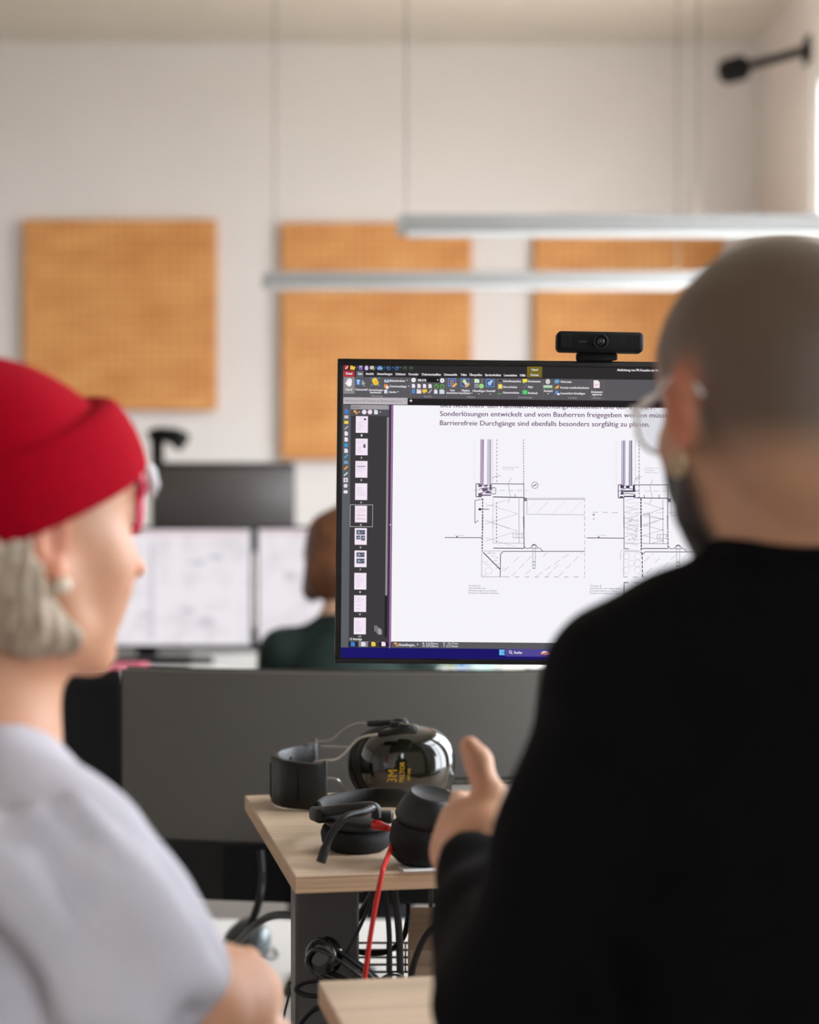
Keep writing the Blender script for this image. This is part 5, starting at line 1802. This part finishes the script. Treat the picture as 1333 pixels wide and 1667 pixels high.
# raised left hand: palm, four fingers, thumb
K = [P(752, 1316, 1.715), P(738, 1340, 1.725), P(727, 1366, 1.72), P(722, 1392, 1.705)]
rk = [.0125, .0125, .012, .011]
for kp, r in zip(K, rk):
    B.chain([wrL.lerp(kp, .12), wrL.lerp(kp, .6), kp], [.020, .016, r], .016)
B.ell(wrL.lerp(K[1], .55), (.016, .045, .034), None, .016)
for q, kp in enumerate(K):
    ln_ = (.041, .045, .042, .033)[q]
    d1 = Vector((-.06 + .04 * q, .93, .05 - .10 * q)).normalized()
    d2 = Vector((.55, .80, -.12)).normalized()
    d3 = Vector((.92, .30, -.22)).normalized()
    p1 = kp + d1 * ln_; p2 = p1 + d2 * ln_ * .62; p3 = p2 + d3 * ln_ * .45
    B.chain([kp, p1, p2, p3], [rk[q] * .92, .0085, .0078, .0066], .003)
T0, T1, T2, T3 = P(796, 1360, 1.64), P(803, 1309, 1.668), P(779, 1247, 1.682), P(764, 1214, 1.684)
B.cone(wrL, T0, .022, .021, .02).cone(T0, T1, .0215, .0155, .014).cone(T1, K[0].lerp(wrL, .25), .012, .014, .018)
B.cone(T1, T2, .0145, .0118, .008).cone(T2, T3, .0118, .0100, .006)
B.ell(T2 + Vector((.001, 0, .006)), (.0125, .0122, .013), None, .004)
# legs inside the trousers
for sx, y in ((-1, 1.43), (1, 1.47)):
    B.chain([hip + Vector((sx * .08, 0, -.02)), Vector((hip.x + sx * .09, y + .01, .47)), Vector((hip.x + sx * .09, y, .10))], [.075, .05, .035], .03)

def man_tint(V):
    L = mfr.inv(V)
    x, y, z = L[:, 0], L[:, 1], L[:, 2]
    skin = np.array(lin((198, 149, 116))[:3])
    hair = np.array(lin((100, 82, 67))[:3])
    beard = np.array(lin((34, 25, 20))[:3])
    ear = np.array(lin((206, 128, 98))[:3])
    col = np.tile(skin, (len(V), 1))
    near = (np.abs(z) < .2) & (np.abs(x) < .12) & (np.abs(y) < .16)
    # hairline: lowest at the nape, fading softly; forehead bare in front
    line_ = np.where(y < -.02, -.038, -.038 + (y + .02) * 1.0)
    line_ = np.where(y > .055, .04 + (y - .055) * 1.2, line_)
    w = smooth01(z, line_ - .022, line_ + .030) * near * (1 - smooth01(y, .075, .095))
    col = col * (1 - w[:, None]) + hair * w[:, None]
    wb = smooth01(-z, .028, .05) * smooth01(y, -.016, .002) * near * (1 - smooth01(-z, .125, .14))
    wb *= 1 - np.exp(-((x / .02) ** 2 + ((z + .066) / .01) ** 2 + ((y - .1) / .02) ** 2))
    col = col * (1 - wb[:, None]) + beard * wb[:, None]
    we = np.exp(-(((np.abs(x) - .089) / .010) ** 4 + ((y + .014) / .026) ** 4 + ((z + .004) / .038) ** 4))
    col = col * (1 - we[:, None]) + ear * we[:, None]
    return col

M_skin = skin_mat('skin')
off_m = np.array(mroot)
B.build('body', M_skin, man, off_m, man_tint)

# sweatshirt
Sw = Field((-.12, 1.16, .72), (.74, 1.72, 1.50), .0048)
Sw.cone(nb + Vector((0, .02, -.10)), chest, .10, .145, .05)
Sw.ell(chest + Vector((0, -.005, .04)), (.185, .125, .20), None, .05)
Sw.cone(chest + Vector((-.03, 0, -.05)), hip + Vector((-.03, 0, .0)), .135, .135, .05).cone(chest + Vector((.05, 0, -.05)), hip + Vector((.05, 0, 0)), .135, .14, .05)
for sh in (shL, shR):
    Sw.cone(nb + Vector((0, .0, -.035)), nb.lerp(sh, .55) + Vector((0, .01, -.012)), .056, .054, .03)
    Sw.cone(nb.lerp(sh, .5) + Vector((0, .01, -.012)), sh, .056, .056, .03)
Sw.chain([shL, shL.lerp(elL, .45), elL], [.058, .056, .056], .03)
Sw.cone(elL + Vector((-.022, .02, -.01)), elL.lerp(wrL, .5) + Vector((-.006, 0, -.03)), .052, .045, .03)
Sw.chain([elL, elL.lerp(wrL, .5), wrL.lerp(elL, .16)], [.056, .049, .037], .02)
Sw.cone(wrL.lerp(elL, .18), wrL.lerp(elL, .06), .0365, .0345, .008)
Sw.chain([shR, shR.lerp(elR, .5), elR], [.060, .062, .055], .03)
Sw.chain([elR, elR.lerp(wrR, .5), wrR], [.054, .047, .036], .02)
Sw.offset(lambda X, Y, Z: .0045 * band_noise(X, Y, Z * .45, 3, 42) + .003 * band_noise(X, Y, Z * .7, 8, 90))
Sw.cone(wrL.lerp(elL, .10), wrL.lerp(elL, -.2), .029, .030, .002, 'sub')
Sw.cone(wrR.lerp(elR, .06), wrR + Vector((0, .01, -.1)), .029, .032, .002, 'sub')
Sw.cone(nb + Vector((0, .004, -.05)), nb + Vector((0, .006, .012)), .070, .064, .02)
Sw.cone(nb + Vector((-.004, .012, .0)), nb + Vector((-.006, .016, .08)), .058, .064, .004, 'sub')
Sw.plane((0, -.15, 1), (nb.z + .014) - .15 * nb.y, .006)
Sw.plane((0, 0, -1), -.80, .01)
M_sweat = mat('black_sweatshirt', (10, 10, 11), .92, var=.15, vscale=30, bump=.3, bscale=700, spec=.15)
sw_o = Sw.build('sweatshirt', M_sweat, man, off_m)
cr = []
for k in range(32):
    a = 2 * PI * k / 32
    cr.append(nb + Vector((-.001 + .0635 * math.cos(a), .008 + .0655 * math.sin(a), .014 + .004 * math.sin(a))))
MB(mroot).tube(cr, .0085, 10, closed=True, flat=(.7, 1.2)).build('collar', M_sweat, sw_o)
Tr = Field((hip.x - .25, 1.25, .0), (hip.x + .25, 1.65, .95), .007)
for sx, y in ((-1, 1.43), (1, 1.47)):
    Tr.chain([hip + Vector((sx * .075, 0, 0)), Vector((hip.x + sx * .09, y + .01, .47)), Vector((hip.x + sx * .09, y, .07))], [.10, .08, .07], .03)
Tr.offset(lambda X, Y, Z: .004 * band_noise(X, Y, Z, 5, 50))
Tr.plane((0, 0, -1), -.05)
Tr.build('trousers', mat('dark_trousers', (30, 31, 36), .9, var=.1, vscale=40), man, off_m)
M_shoe = mat('black_shoe', (20, 20, 20), .6, var=.1)
for sx, y in ((-1, 1.43), (1, 1.47)):
    shoe((hip.x + sx * .09, y + .03, 0), -.1 + sx * .1, man, off_m, M_shoe)

# his glasses and ear ring
M_gf = mat('clear_glasses_frame', (232, 230, 228), .2, spec=.6, coat=.6)
M_lens = clear_mat('spectacle_lens', (235, 238, 240), .10, .02)


def glasses(fr, parent, off, mf, w=.026, h=.021, zc=.002, yc=.112, r=.0022, wrap=.35, temples=True, tuck=False, hx=.0815):
    g = MB(off)
    rims = []
    for sx in (-1, 1):
        pts = []
        for k in range(26):
            a = 2 * PI * k / 26
            c, s = math.cos(a), math.sin(a)
            x = sx * .034 + w * math.copysign(abs(c) ** .85, c)
            pts.append(fr(x, yc - wrap * abs(x) ** 1.4, zc + h * math.copysign(abs(s) ** .85, s)))
        g.tube(pts, r, 8, closed=True)
        rims.append(pts)
    g.tube([fr(-.009, yc, zc + .004), fr(0, yc + .003, zc + .007), fr(.009, yc, zc + .004)], r, 8)
    go = g.build('glasses', mf, parent)
    for pts in rims:
        c = sum((p for p in pts), Vector()) / len(pts)
        MB(off).add([c] + pts, [(0, k + 1, (k + 1) % len(pts) + 1) for k in range(len(pts))]).build('lens', M_lens, go)
    if tuck:
        for sx in (-1, 1):
            MB(off).tube(catmull([fr(sx * .060, yc - wrap * .06 ** 1.4, zc + .010), fr(sx * .066, .082, zc + .024), fr(sx * .070, .070, .052), fr(sx * .074, .05, .060)], 5), r * .8, 8).build('temple', mf, go)
    elif temples:
        for sx in (-1, 1):
            MB(off).tube(catmull([fr(sx * .060, yc - wrap * .06 ** 1.4 - .0, zc + .008), fr(sx * (hx - .008), yc - .02, zc + .009), fr(sx * (hx - .002), .05, zc + .010), fr(sx * hx, .0, zc + .026), fr(sx * (hx + .001), -.020, zc + .026), fr(sx * (hx - .002), -.038, zc + .006)], 5), r * .9, 8).build('temple', mf, go)
    return go


glasses(mfr, man, mroot, M_gf, .028, .024, .000, .116, hx=.081)
er = [mfr(-.0845, -.008 + .0085 * math.sin(a), -.040 + .010 * math.cos(a)) for a in [2 * PI * k / 20 for k in range(20)]]
M_gold = mat('pale_gold', (214, 196, 160), .3, metal=.8)
MB(mroot).tube(er, .0022, 8, closed=True).build('earring', M_gold, man)
for sx in (-1, 1):
    eb = MB(mroot)
    v, f = blob(mfr(sx * .031, .0835, .004), (.0108, .0108, .0108))
    eb.add(v, f, 0, True)
    eye = eb.build('eye', mat('eye_white', (232, 228, 222), .2), man)
    v, f = blob(mfr(sx * .031, .0905, .004), (.0045, .0045, .0045))
    MB(mroot).add(v, f, 0, True).build('iris', mat('iris_brown', (52, 34, 24), .15), eye)

# ================================================================== the woman in the red beanie
WC = P(16, 868, 1.45)
wfr = Frame(WC, math.radians(45), math.radians(-2), s=.968)
wroot = Vector((WC.x - .04, 1.48, 0))
wom = empty('person', wroot, 'person in a red beanie and pale grey T-shirt looking at the monitor', 'person', 'people')
fW = Vector((math.sin(math.radians(58)), math.cos(math.radians(58)), 0))
rW = Vector((math.cos(math.radians(58)), -math.sin(math.radians(58)), 0))
nW = P(-50, 1252, 1.445)
sR = P(100, 1375, 1.365)
sL = sR - rW * .33 + Vector((0, 0, .005))
chW = nW + fW * .03 + Vector((0, 0, -.22))
hipW = Vector((nW.x - .03, nW.y, .80))
Wb = Field((-.72, 1.18, .0), (.02, 1.92, 1.60), .0042)
head_sdf(Wb, wfr, jaw=.94, nose=1.0, female=True)
Wb.cone(wfr(0, -.035, -.04), nW, .047, .048, .03).cone(wfr(0, .012, -.07), nW + fW * .025, .034, .038, .03)
Wb.cone(nW, chW, .055, .09, .05).cone(chW, hipW, .09, .10, .05)
Wb.cone(nW + Vector((0, 0, -.03)), sR, .038, .036, .04).cone(nW + Vector((0, 0, -.03)), sL, .038, .036, .04)
eR = P(316, 1645, 1.42)
hR = P(386, 1626, 1.57)
Wb.chain([sR, sR.lerp(eR, .5), eR], [.040, .038, .034], .02)
Wb.chain([eR, eR.lerp(hR, .4), hR], [.040, .046, .038], .02)
# right hand tucked, fist over the other forearm
hd = (hR - eR).normalized()
pl = hR + hd * .045
Wb.cone(hR, pl, .026, .030, .02)
for q in range(4):
    b0 = pl + Vector((.012 * (q - 1.5), .0, .018 - .008 * abs(q - 1.5))) + hd * .02
    Wb.chain([b0, b0 + Vector((-.022, .022, -.004)), b0 + Vector((-.034, .006, -.022))], [.0095, .009, .0075], .004)
Wb.chain([hR + Vector((0, 0, .02)), pl + Vector((.0, -.01, .034)), pl + Vector((-.024, .008, .034))], [.013, .0105, .008], .008)
# left arm crossing in front
eL = sL + fW * .16 + Vector((.02, .0, -.235))
hL = P(325, 1705, 1.58)
Wb.chain([sL, eL], [.040, .034], .02)
Wb.chain([eL, eL.lerp(hL, .4), hL], [.035, .034, .027], .02)
Wb.cone(hL, hL + Vector((.03, -.03, .012)), .027, .026, .02)
for q in range(4):
    b0 = hL + Vector((.040, -.035, .028 - .017 * q))
    Wb.chain([b0, b0 + Vector((.022, -.012, .002)), b0 + Vector((.034, .006, -.002))], [.0095, .0088, .0075], .004)
Wb.chain([hL + Vector((.01, -.01, .02)), hL + Vector((.02, -.03, .045)), hL + Vector((.035, -.04, .058))], [.013, .0105, .008], .008)
for sx in (-1, 1):
    hx = hipW + rW * sx * .08
    Wb.chain([hx, Vector((hx.x, hx.y, .45)) + fW * .01, Vector((hx.x, hx.y, .10))], [.07, .045, .032], .03)

def wom_tint(V):
    L = wfr.inv(V)
    x, y, z = L[:, 0], L[:, 1], L[:, 2]
    skin = np.array(lin((208, 154, 122))[:3])
    col = np.tile(skin, (len(V), 1))
    near = (np.abs(z) < .2) & (np.abs(x) < .12) & (np.abs(y) < .16)
    def blend(w, c):
        nonlocal col
        c = np.array(lin(c)[:3]); w = (w * near)[:, None]
        col = col * (1 - w) + c * w
    blend(.5 * np.exp(-(((np.abs(x) - .042) / .02) ** 2 + ((z + .03) / .018) ** 2 + ((y - .07) / .03) ** 2)), (232, 140, 124))
    blend(.55 * np.exp(-((x / .014) ** 2 + ((z + .03) / .014) ** 2 + ((y - .118) / .016) ** 2)), (228, 146, 126))
    blend(.9 * np.exp(-(((np.abs(x)) / .02) ** 4 + ((z + .066) / .0095) ** 4 + ((y - .098) / .014) ** 4)), (196, 112, 104))
    blend(.6 * np.exp(-(((np.abs(x) - .083) / .010) ** 4 + ((y + .014) / .026) ** 4 + ((z + .004) / .038) ** 4)), (234, 150, 122))
    blend(.7 * np.exp(-(((np.abs(x) - .03) / .016) ** 2 + ((z - .024) / .004) ** 2 + ((y - .095) / .02) ** 2)), (150, 118, 94))
    # shaved temple in front of the ear
    blend(.35 * np.exp(-(((np.abs(x) - .066) / .012) ** 2 + ((z - .012) / .022) ** 2 + ((y - .03) / .018) ** 2)), (176, 150, 128))
    return col

off_w = np.array(wroot)
Wb.build('body', M_skin, wom, off_w, wom_tint)

# grey blond hair below the beanie
Hr = Field(np.array(WC) - .17, np.array(WC) + np.array((.17, .17, .12)), .0036)
fl = lambda x, y, z: wfr(x, y, z)
for sx in (-1, 1):
    Hr.ell(fl(sx * .052, -.048, -.02), (.032, .048, .060), wfr.R, .02)
    Hr.cone(fl(sx * .062, -.040, -.02), fl(sx * .060, -.022, -.078), .024, .019, .02)
    Hr.cone(fl(sx * .060, -.030, -.060), fl(sx * .064, .012, -.082), .020, .014, .015)
Hr.ell(fl(0, -.080, -.025), (.062, .034, .062), wfr.R, .02)
Hr.cone(fl(-.045, -.078, -.06), fl(.045, -.078, -.06), .028, .028, .02)
def strands(X, Y, Z):
    P_ = np.stack(np.broadcast_arrays(X - WC.x, Y - WC.y, Z - WC.z), -1)
    L = P_ @ np.array(wfr.R)
    ang = np.arctan2(L[..., 0], L[..., 1] + .03)
    return .0022 * np.sin(ang * 34 + 2.2 * np.sin(L[..., 2] * 40) + 1.2 * np.sin(ang * 7)) + .0016 * np.sin(ang * 83 + 60 * L[..., 2])
Hr.offset(strands)
Hr.ell(fl(.078, -.012, -.002), (.022, .022, .034), wfr.R, .004, 'sub')
Hr.ell(fl(-.078, -.012, -.002), (.022, .022, .034), wfr.R, .004, 'sub')
M_hairw = mat('grey_blond_hair', (172, 152, 130), .45, var=.35, vscale=22, stretch=(6, 6, .7), bump=.4, bscale=160, spec=.6)
hair_o = Hr.build('hair', M_hairw, wom, off_w)
# front tuft peeping out below the brim
Tf = Field(np.array(fl(.03, .10, .05)) - .08, np.array(fl(.03, .10, .05)) + .08, .003)
for q in range(7):
    x0 = -.02 + .011 * q
    Tf.chain([fl(x0, .088, .062), fl(x0 + .003, .101, .054), fl(x0 + .006, .104, .044), fl(x0 + .010, .102, .034)], [.006, .006, .0045, .0025], .004)
Tf.build('fringe', mat('silver_hair', (206, 204, 206), .4, var=.2, vscale=60), wom, off_w)

# red beanie with turned-up cuff
Bn = Field(np.array(WC) - np.array((.20, .20, .10)), np.array(WC) + np.array((.20, .20, .19)), .0036)
Bn.ell(fl(0, -.014, .044), (.086, .107, .087), wfr.R, .0)
Bn.ell(fl(0, -.045, .052), (.078, .088, .082), wfr.R, .03)
# brim plane z = .012 + .43 y in head space
nl = Vector((0, .43, -1)).normalized()
nwv = wfr.R @ nl
cut = nwv.dot(WC) + .012 * -1 / math.sqrt(1 + .43 ** 2) * wfr.s * 1.0
Cuff = Field(np.array(WC) - np.array((.20, .20, .10)), np.array(WC) + np.array((.20, .20, .19)), .0036)
Cuff.ell(fl(0, -.006, .042), (.0940, .1210, .102), wfr.R, .0)
Cuff.ell(fl(0, -.040, .030), (.088, .085, .085), wfr.R, .03)
Cuff.plane(tuple(nwv), cut, .006)
Cuff.plane(tuple(-nwv), -cut + .066, .008)
Cuff.ell(fl(0, -.014, .042), (.080, .100, .088), wfr.R, .004, 'sub')
Bn.plane(tuple(nwv), cut - .02, .004)
Bn.offset(lambda X, Y, Z: .0022 * band_noise(X, Y, Z, 12, 38))
Bn.ell(fl(0, -.012, .040), (.0775, .0985, .085), wfr.R, .003, 'sub')
M_red_k = mat('red_knit', (162, 0, 26), .95, var=.10, vscale=120, bump=.5, bscale=420, spec=.1)
bn_o = Bn.build('beanie', M_red_k, wom, off_w)
Cuff.build('cuff', M_red_k, bn_o, off_w)

# T-shirt
Ts = Field((-.74, 1.14, .70), (.02, 1.92, 1.34), .0046)
Ts.cone(nW + Vector((0, 0, -.05)), chW, .075, .12, .05)
Ts.ell(chW + Vector((0, 0, .02)) - fW * .02, (.165, .115, .19), Frame(chW, math.radians(58)).R, .05)
Ts.cone(chW - fW * .01, hipW, .125, .135, .05).cone(chW + rW * .05, hipW + rW * .05, .11, .12, .05).cone(chW - rW * .05, hipW - rW * .05, .11, .12, .05)
for s_ in (sR, sL):
    Ts.cone(nW + Vector((0, 0, -.022)), nW.lerp(s_, .5), .054, .055, .03).cone(nW.lerp(s_, .5), s_, .055, .054, .03)
mR, mL = sR.lerp(eR, .80), sL.lerp(eL, .62)
Ts.chain([sR, sR.lerp(eR, .45), mR], [.052, .050, .052], .03)
Ts.cone(sR.lerp(eR, .5) + Vector((-.02, 0, -.025)), mR + Vector((-.012, .0, -.03)), .05, .052, .03)
Ts.chain([sL, mL], [.054, .06], .03)
# folds: ridges running from the shoulder down the sleeve and across the back
for (a_, b_, r_) in (((120, 1300, 1.325), (290, 1530, 1.36), .012), ((60, 1330, 1.31), (260, 1590, 1.345), .012), ((30, 1420, 1.30), (210, 1660, 1.33), .014),
                     ((-30, 1360, 1.30), (120, 1640, 1.31), .012), ((150, 1420, 1.325), (340, 1600, 1.38), .010)):
    Ts.cone(P(a_[0], a_[1], a_[2] - .022), P(b_[0], b_[1], b_[2] - .022), r_ * .9, r_ * 1.2, .02)
Ts.offset(lambda X, Y, Z: .013 * band_noise(X + .75 * Z, .6 * Y, .25 * (Z - X), 21, 58) + .0028 * band_noise(X, Y, Z, 33, 85))
ax = (mR - sR).normalized()
Ts.plane((0, 0, -1), -.76, .01)
Ts.cone(mR - ax * .02 + Vector((-.004, 0, -.012)), mR + ax * .12 + Vector((-.004, 0, -.012)), .046, .056, .004, 'sub')
axl = (mL - sL).normalized()
Ts.cone(mL - axl * .02, mL + axl * .12, .050, .056, .004, 'sub')
Ts.cone(nW + Vector((0, 0, -.03)) + fW * .012, nW + Vector((0, 0, .10)) + fW * .035, .056, .066, .004, 'sub')
M_tee = mat('pale_grey_jersey', (208, 204, 213), .9, var=.03, vscale=40, bump=.15, bscale=800, spec=.2)
ts_o = Ts.build('t_shirt', M_tee, wom, off_w)
cr = []
for k in range(32):
    a = 2 * PI * k / 32
    cr.append(nW + rW * (.060 * math.cos(a)) + fW * (.014 + .064 * math.sin(a)) + Vector((0, 0, .012 - .018 * math.sin(a) - .006 * abs(math.cos(a)))))
MB(wroot).tube(cr, .0085, 10, closed=True, flat=(.6, 1.3)).build('collar', M_tee, ts_o)
Tw = Field((hipW.x - .28, hipW.y - .28, 0), (hipW.x + .28, hipW.y + .28, .92), .007)
for sx in (-1, 1):
    hx = hipW + rW * sx * .075
    Tw.chain([hx + Vector((0, 0, .02)), Vector((hx.x, hx.y, .45)), Vector((hx.x, hx.y, .07))], [.10, .075, .065], .03)
    shoe((hx.x + fW.x * .03, hx.y + fW.y * .03, 0), math.radians(58), wom, off_w, M_shoe)
Tw.plane((0, 0, -1), -.05)
Tw.build('trousers', mat('blue_jeans', (52, 62, 82), .9, var=.1, vscale=60), wom, off_w)
v, f = blob(fl(.0825, -.004, -.040), (.0068, .0068, .0068))
MB(wroot).add(v, f, 0, True).build('earring', mat('pearl', (236, 222, 200), .25, coat=.5), wom)
M_pink = mat('pink_glasses_frame', (236, 28, 92), .25, coat=.6)
glasses(wfr, wom, wroot, M_pink, .021, .016, .021, .109, .0034, wrap=1.2, tuck=True)
for sx in (-1, 1):
    v, f = blob(fl(sx * .031, .0838, .004), (.0107, .0107, .0107))
    eye = MB(wroot).add(v, f, 0, True).build('eye', mat('eye_white', (236, 232, 228), .2), wom)
    v, f = blob(fl(sx * .031, .0905, .004), (.0045, .0045, .0045))
    MB(wroot).add(v, f, 0, True).build('iris', mat('iris_grey', (82, 96, 104), .15), eye)

# ================================================================== brown-haired person at the far desk
BC = P(566, 905, 4.6)
bfr = Frame(BC, math.radians(8), math.radians(-6))
broot = Vector((BC.x, 4.52, 0))
far = empty('person', broot, 'brown-haired person in a dark green top sitting at the far screens', 'person', 'people')
ob = np.array(broot)
Bb = Field((BC.x - .36, 4.2, .0), (BC.x + .36, 5.22, 1.62), .0062)
head_sdf(Bb, bfr, jaw=.95)
nB = BC + Vector((0, -.045, -.165))
Bb.cone(bfr(0, -.03, -.04), nB, .048, .05, .03)
cB = nB + Vector((0, -.02, -.20)); hB = Vector((BC.x, 4.48, .74))
Bb.cone(nB, cB, .06, .1, .05).cone(cB, hB, .1, .11, .05)
for sx in (-1, 1):
    s_ = nB + Vector((sx * .155, 0, -.075)); e_ = s_ + Vector((sx * .05, .11, -.17)); w_ = e_ + Vector((-sx * .06, .235, .145))
    Bb.cone(nB, s_, .04, .04, .03)
    Bb.chain([s_, e_, w_], [.04, .034, .025], .02)
    Bb.cone(w_, w_ + Vector((-sx * .01, .06, -.006)), .026, .028, .015)
    for q in range(4):
        b0 = w_ + Vector((sx * (-.03 + .018 * q), .075, -.004))
        Bb.chain([b0, b0 + Vector((0, .035, -.002)), b0 + Vector((0, .06, -.014))], [.0095, .0085, .007], .004)
    Bb.chain([w_ + Vector((-sx * .02, .02, 0)), w_ + Vector((-sx * .045, .05, -.004)), w_ + Vector((-sx * .055, .075, -.008))], [.013, .011, .008], .008)
    kx = Vector((BC.x + sx * .1, 4.86, .64))
    Bb.chain([hB + Vector((sx * .08, 0, 0)), kx, Vector((BC.x + sx * .1, 4.80, .10))], [.08, .055, .035], .03)
def far_tint(V):
    return np.tile(np.array(lin((226, 180, 152))[:3]), (len(V), 1))
Bb.build('body', M_skin, far, ob, far_tint)
Hb = Field(np.array(BC) - .2, np.array(BC) + .2, .005)
Hb.ell(bfr(0, -.014, .030), (.102, .114, .100), bfr.R, .0)
Hb.ell(bfr(0, -.05, -.050), (.104, .070, .075), bfr.R, .03)
for sx in (-1, 1):
    Hb.cone(bfr(sx * .082, .0, .0), bfr(sx * .088, -.01, -.088), .030, .026, .02)
Hb.offset(lambda X, Y, Z: .006 * band_noise(X, Y, Z * .5, 6, 60))
Hb.ell(bfr(0, .105, -.03), (.062, .07, .085), bfr.R, .01, 'sub')
Hb.build('hair', mat('brown_hair', (104, 62, 34), .5, var=.45, vscale=18, stretch=(5, 5, .8), bump=.4, bscale=120), far, ob)
Sb = Field((BC.x - .36, 4.2, .60), (BC.x + .36, 5.12, 1.45), .006)
Sb.cone(nB + Vector((0, 0, -.03)), cB, .085, .125, .05).ell(cB, (.175, .115, .18), None, .05).cone(cB, hB, .14, .145, .05)
for sx in (-1, 1):
    s_ = nB + Vector((sx * .155, 0, -.075)); e_ = s_ + Vector((sx * .05, .11, -.17)); w_ = e_ + Vector((-sx * .06, .235, .145))
    Sb.cone(nB + Vector((0, 0, -.03)), s_, .055, .058, .03).chain([s_, e_, w_], [.058, .052, .038], .03)
    Sb.cone(w_ - (w_ - e_) * .05, w_ + (w_ - e_) * .3, .030, .03, .002, 'sub')
Sb.offset(lambda X, Y, Z: .004 * band_noise(X, Y, Z, 15, 50))
Sb.cone(nB + Vector((0, 0, .0)), nB + Vector((0, 0, .1)), .054, .06, .004, 'sub')
Sb.plane((0, 0, -1), -.66, .01)
Sb.build('sweater', mat('dark_green_knit', (16, 34, 30), .95, var=.12, vscale=40, bump=.3, bscale=300), far, ob)
Tb = Field((BC.x - .3, 4.3, 0), (BC.x + .3, 5.1, .85), .008)
for sx in (-1, 1):
    kx = Vector((BC.x + sx * .1, 4.86, .64))
    Tb.chain([hB + Vector((sx * .08, 0, .02)), kx, Vector((BC.x + sx * .1, 4.80, .07))], [.10, .07, .06], .03)
    shoe((BC.x + sx * .1, 4.84, 0), 0, far, ob, M_shoe)
Tb.plane((0, 0, -1), -.05)
Tb.build('trousers', mat('black_trousers', (24, 24, 28), .9, var=.1), far, ob)
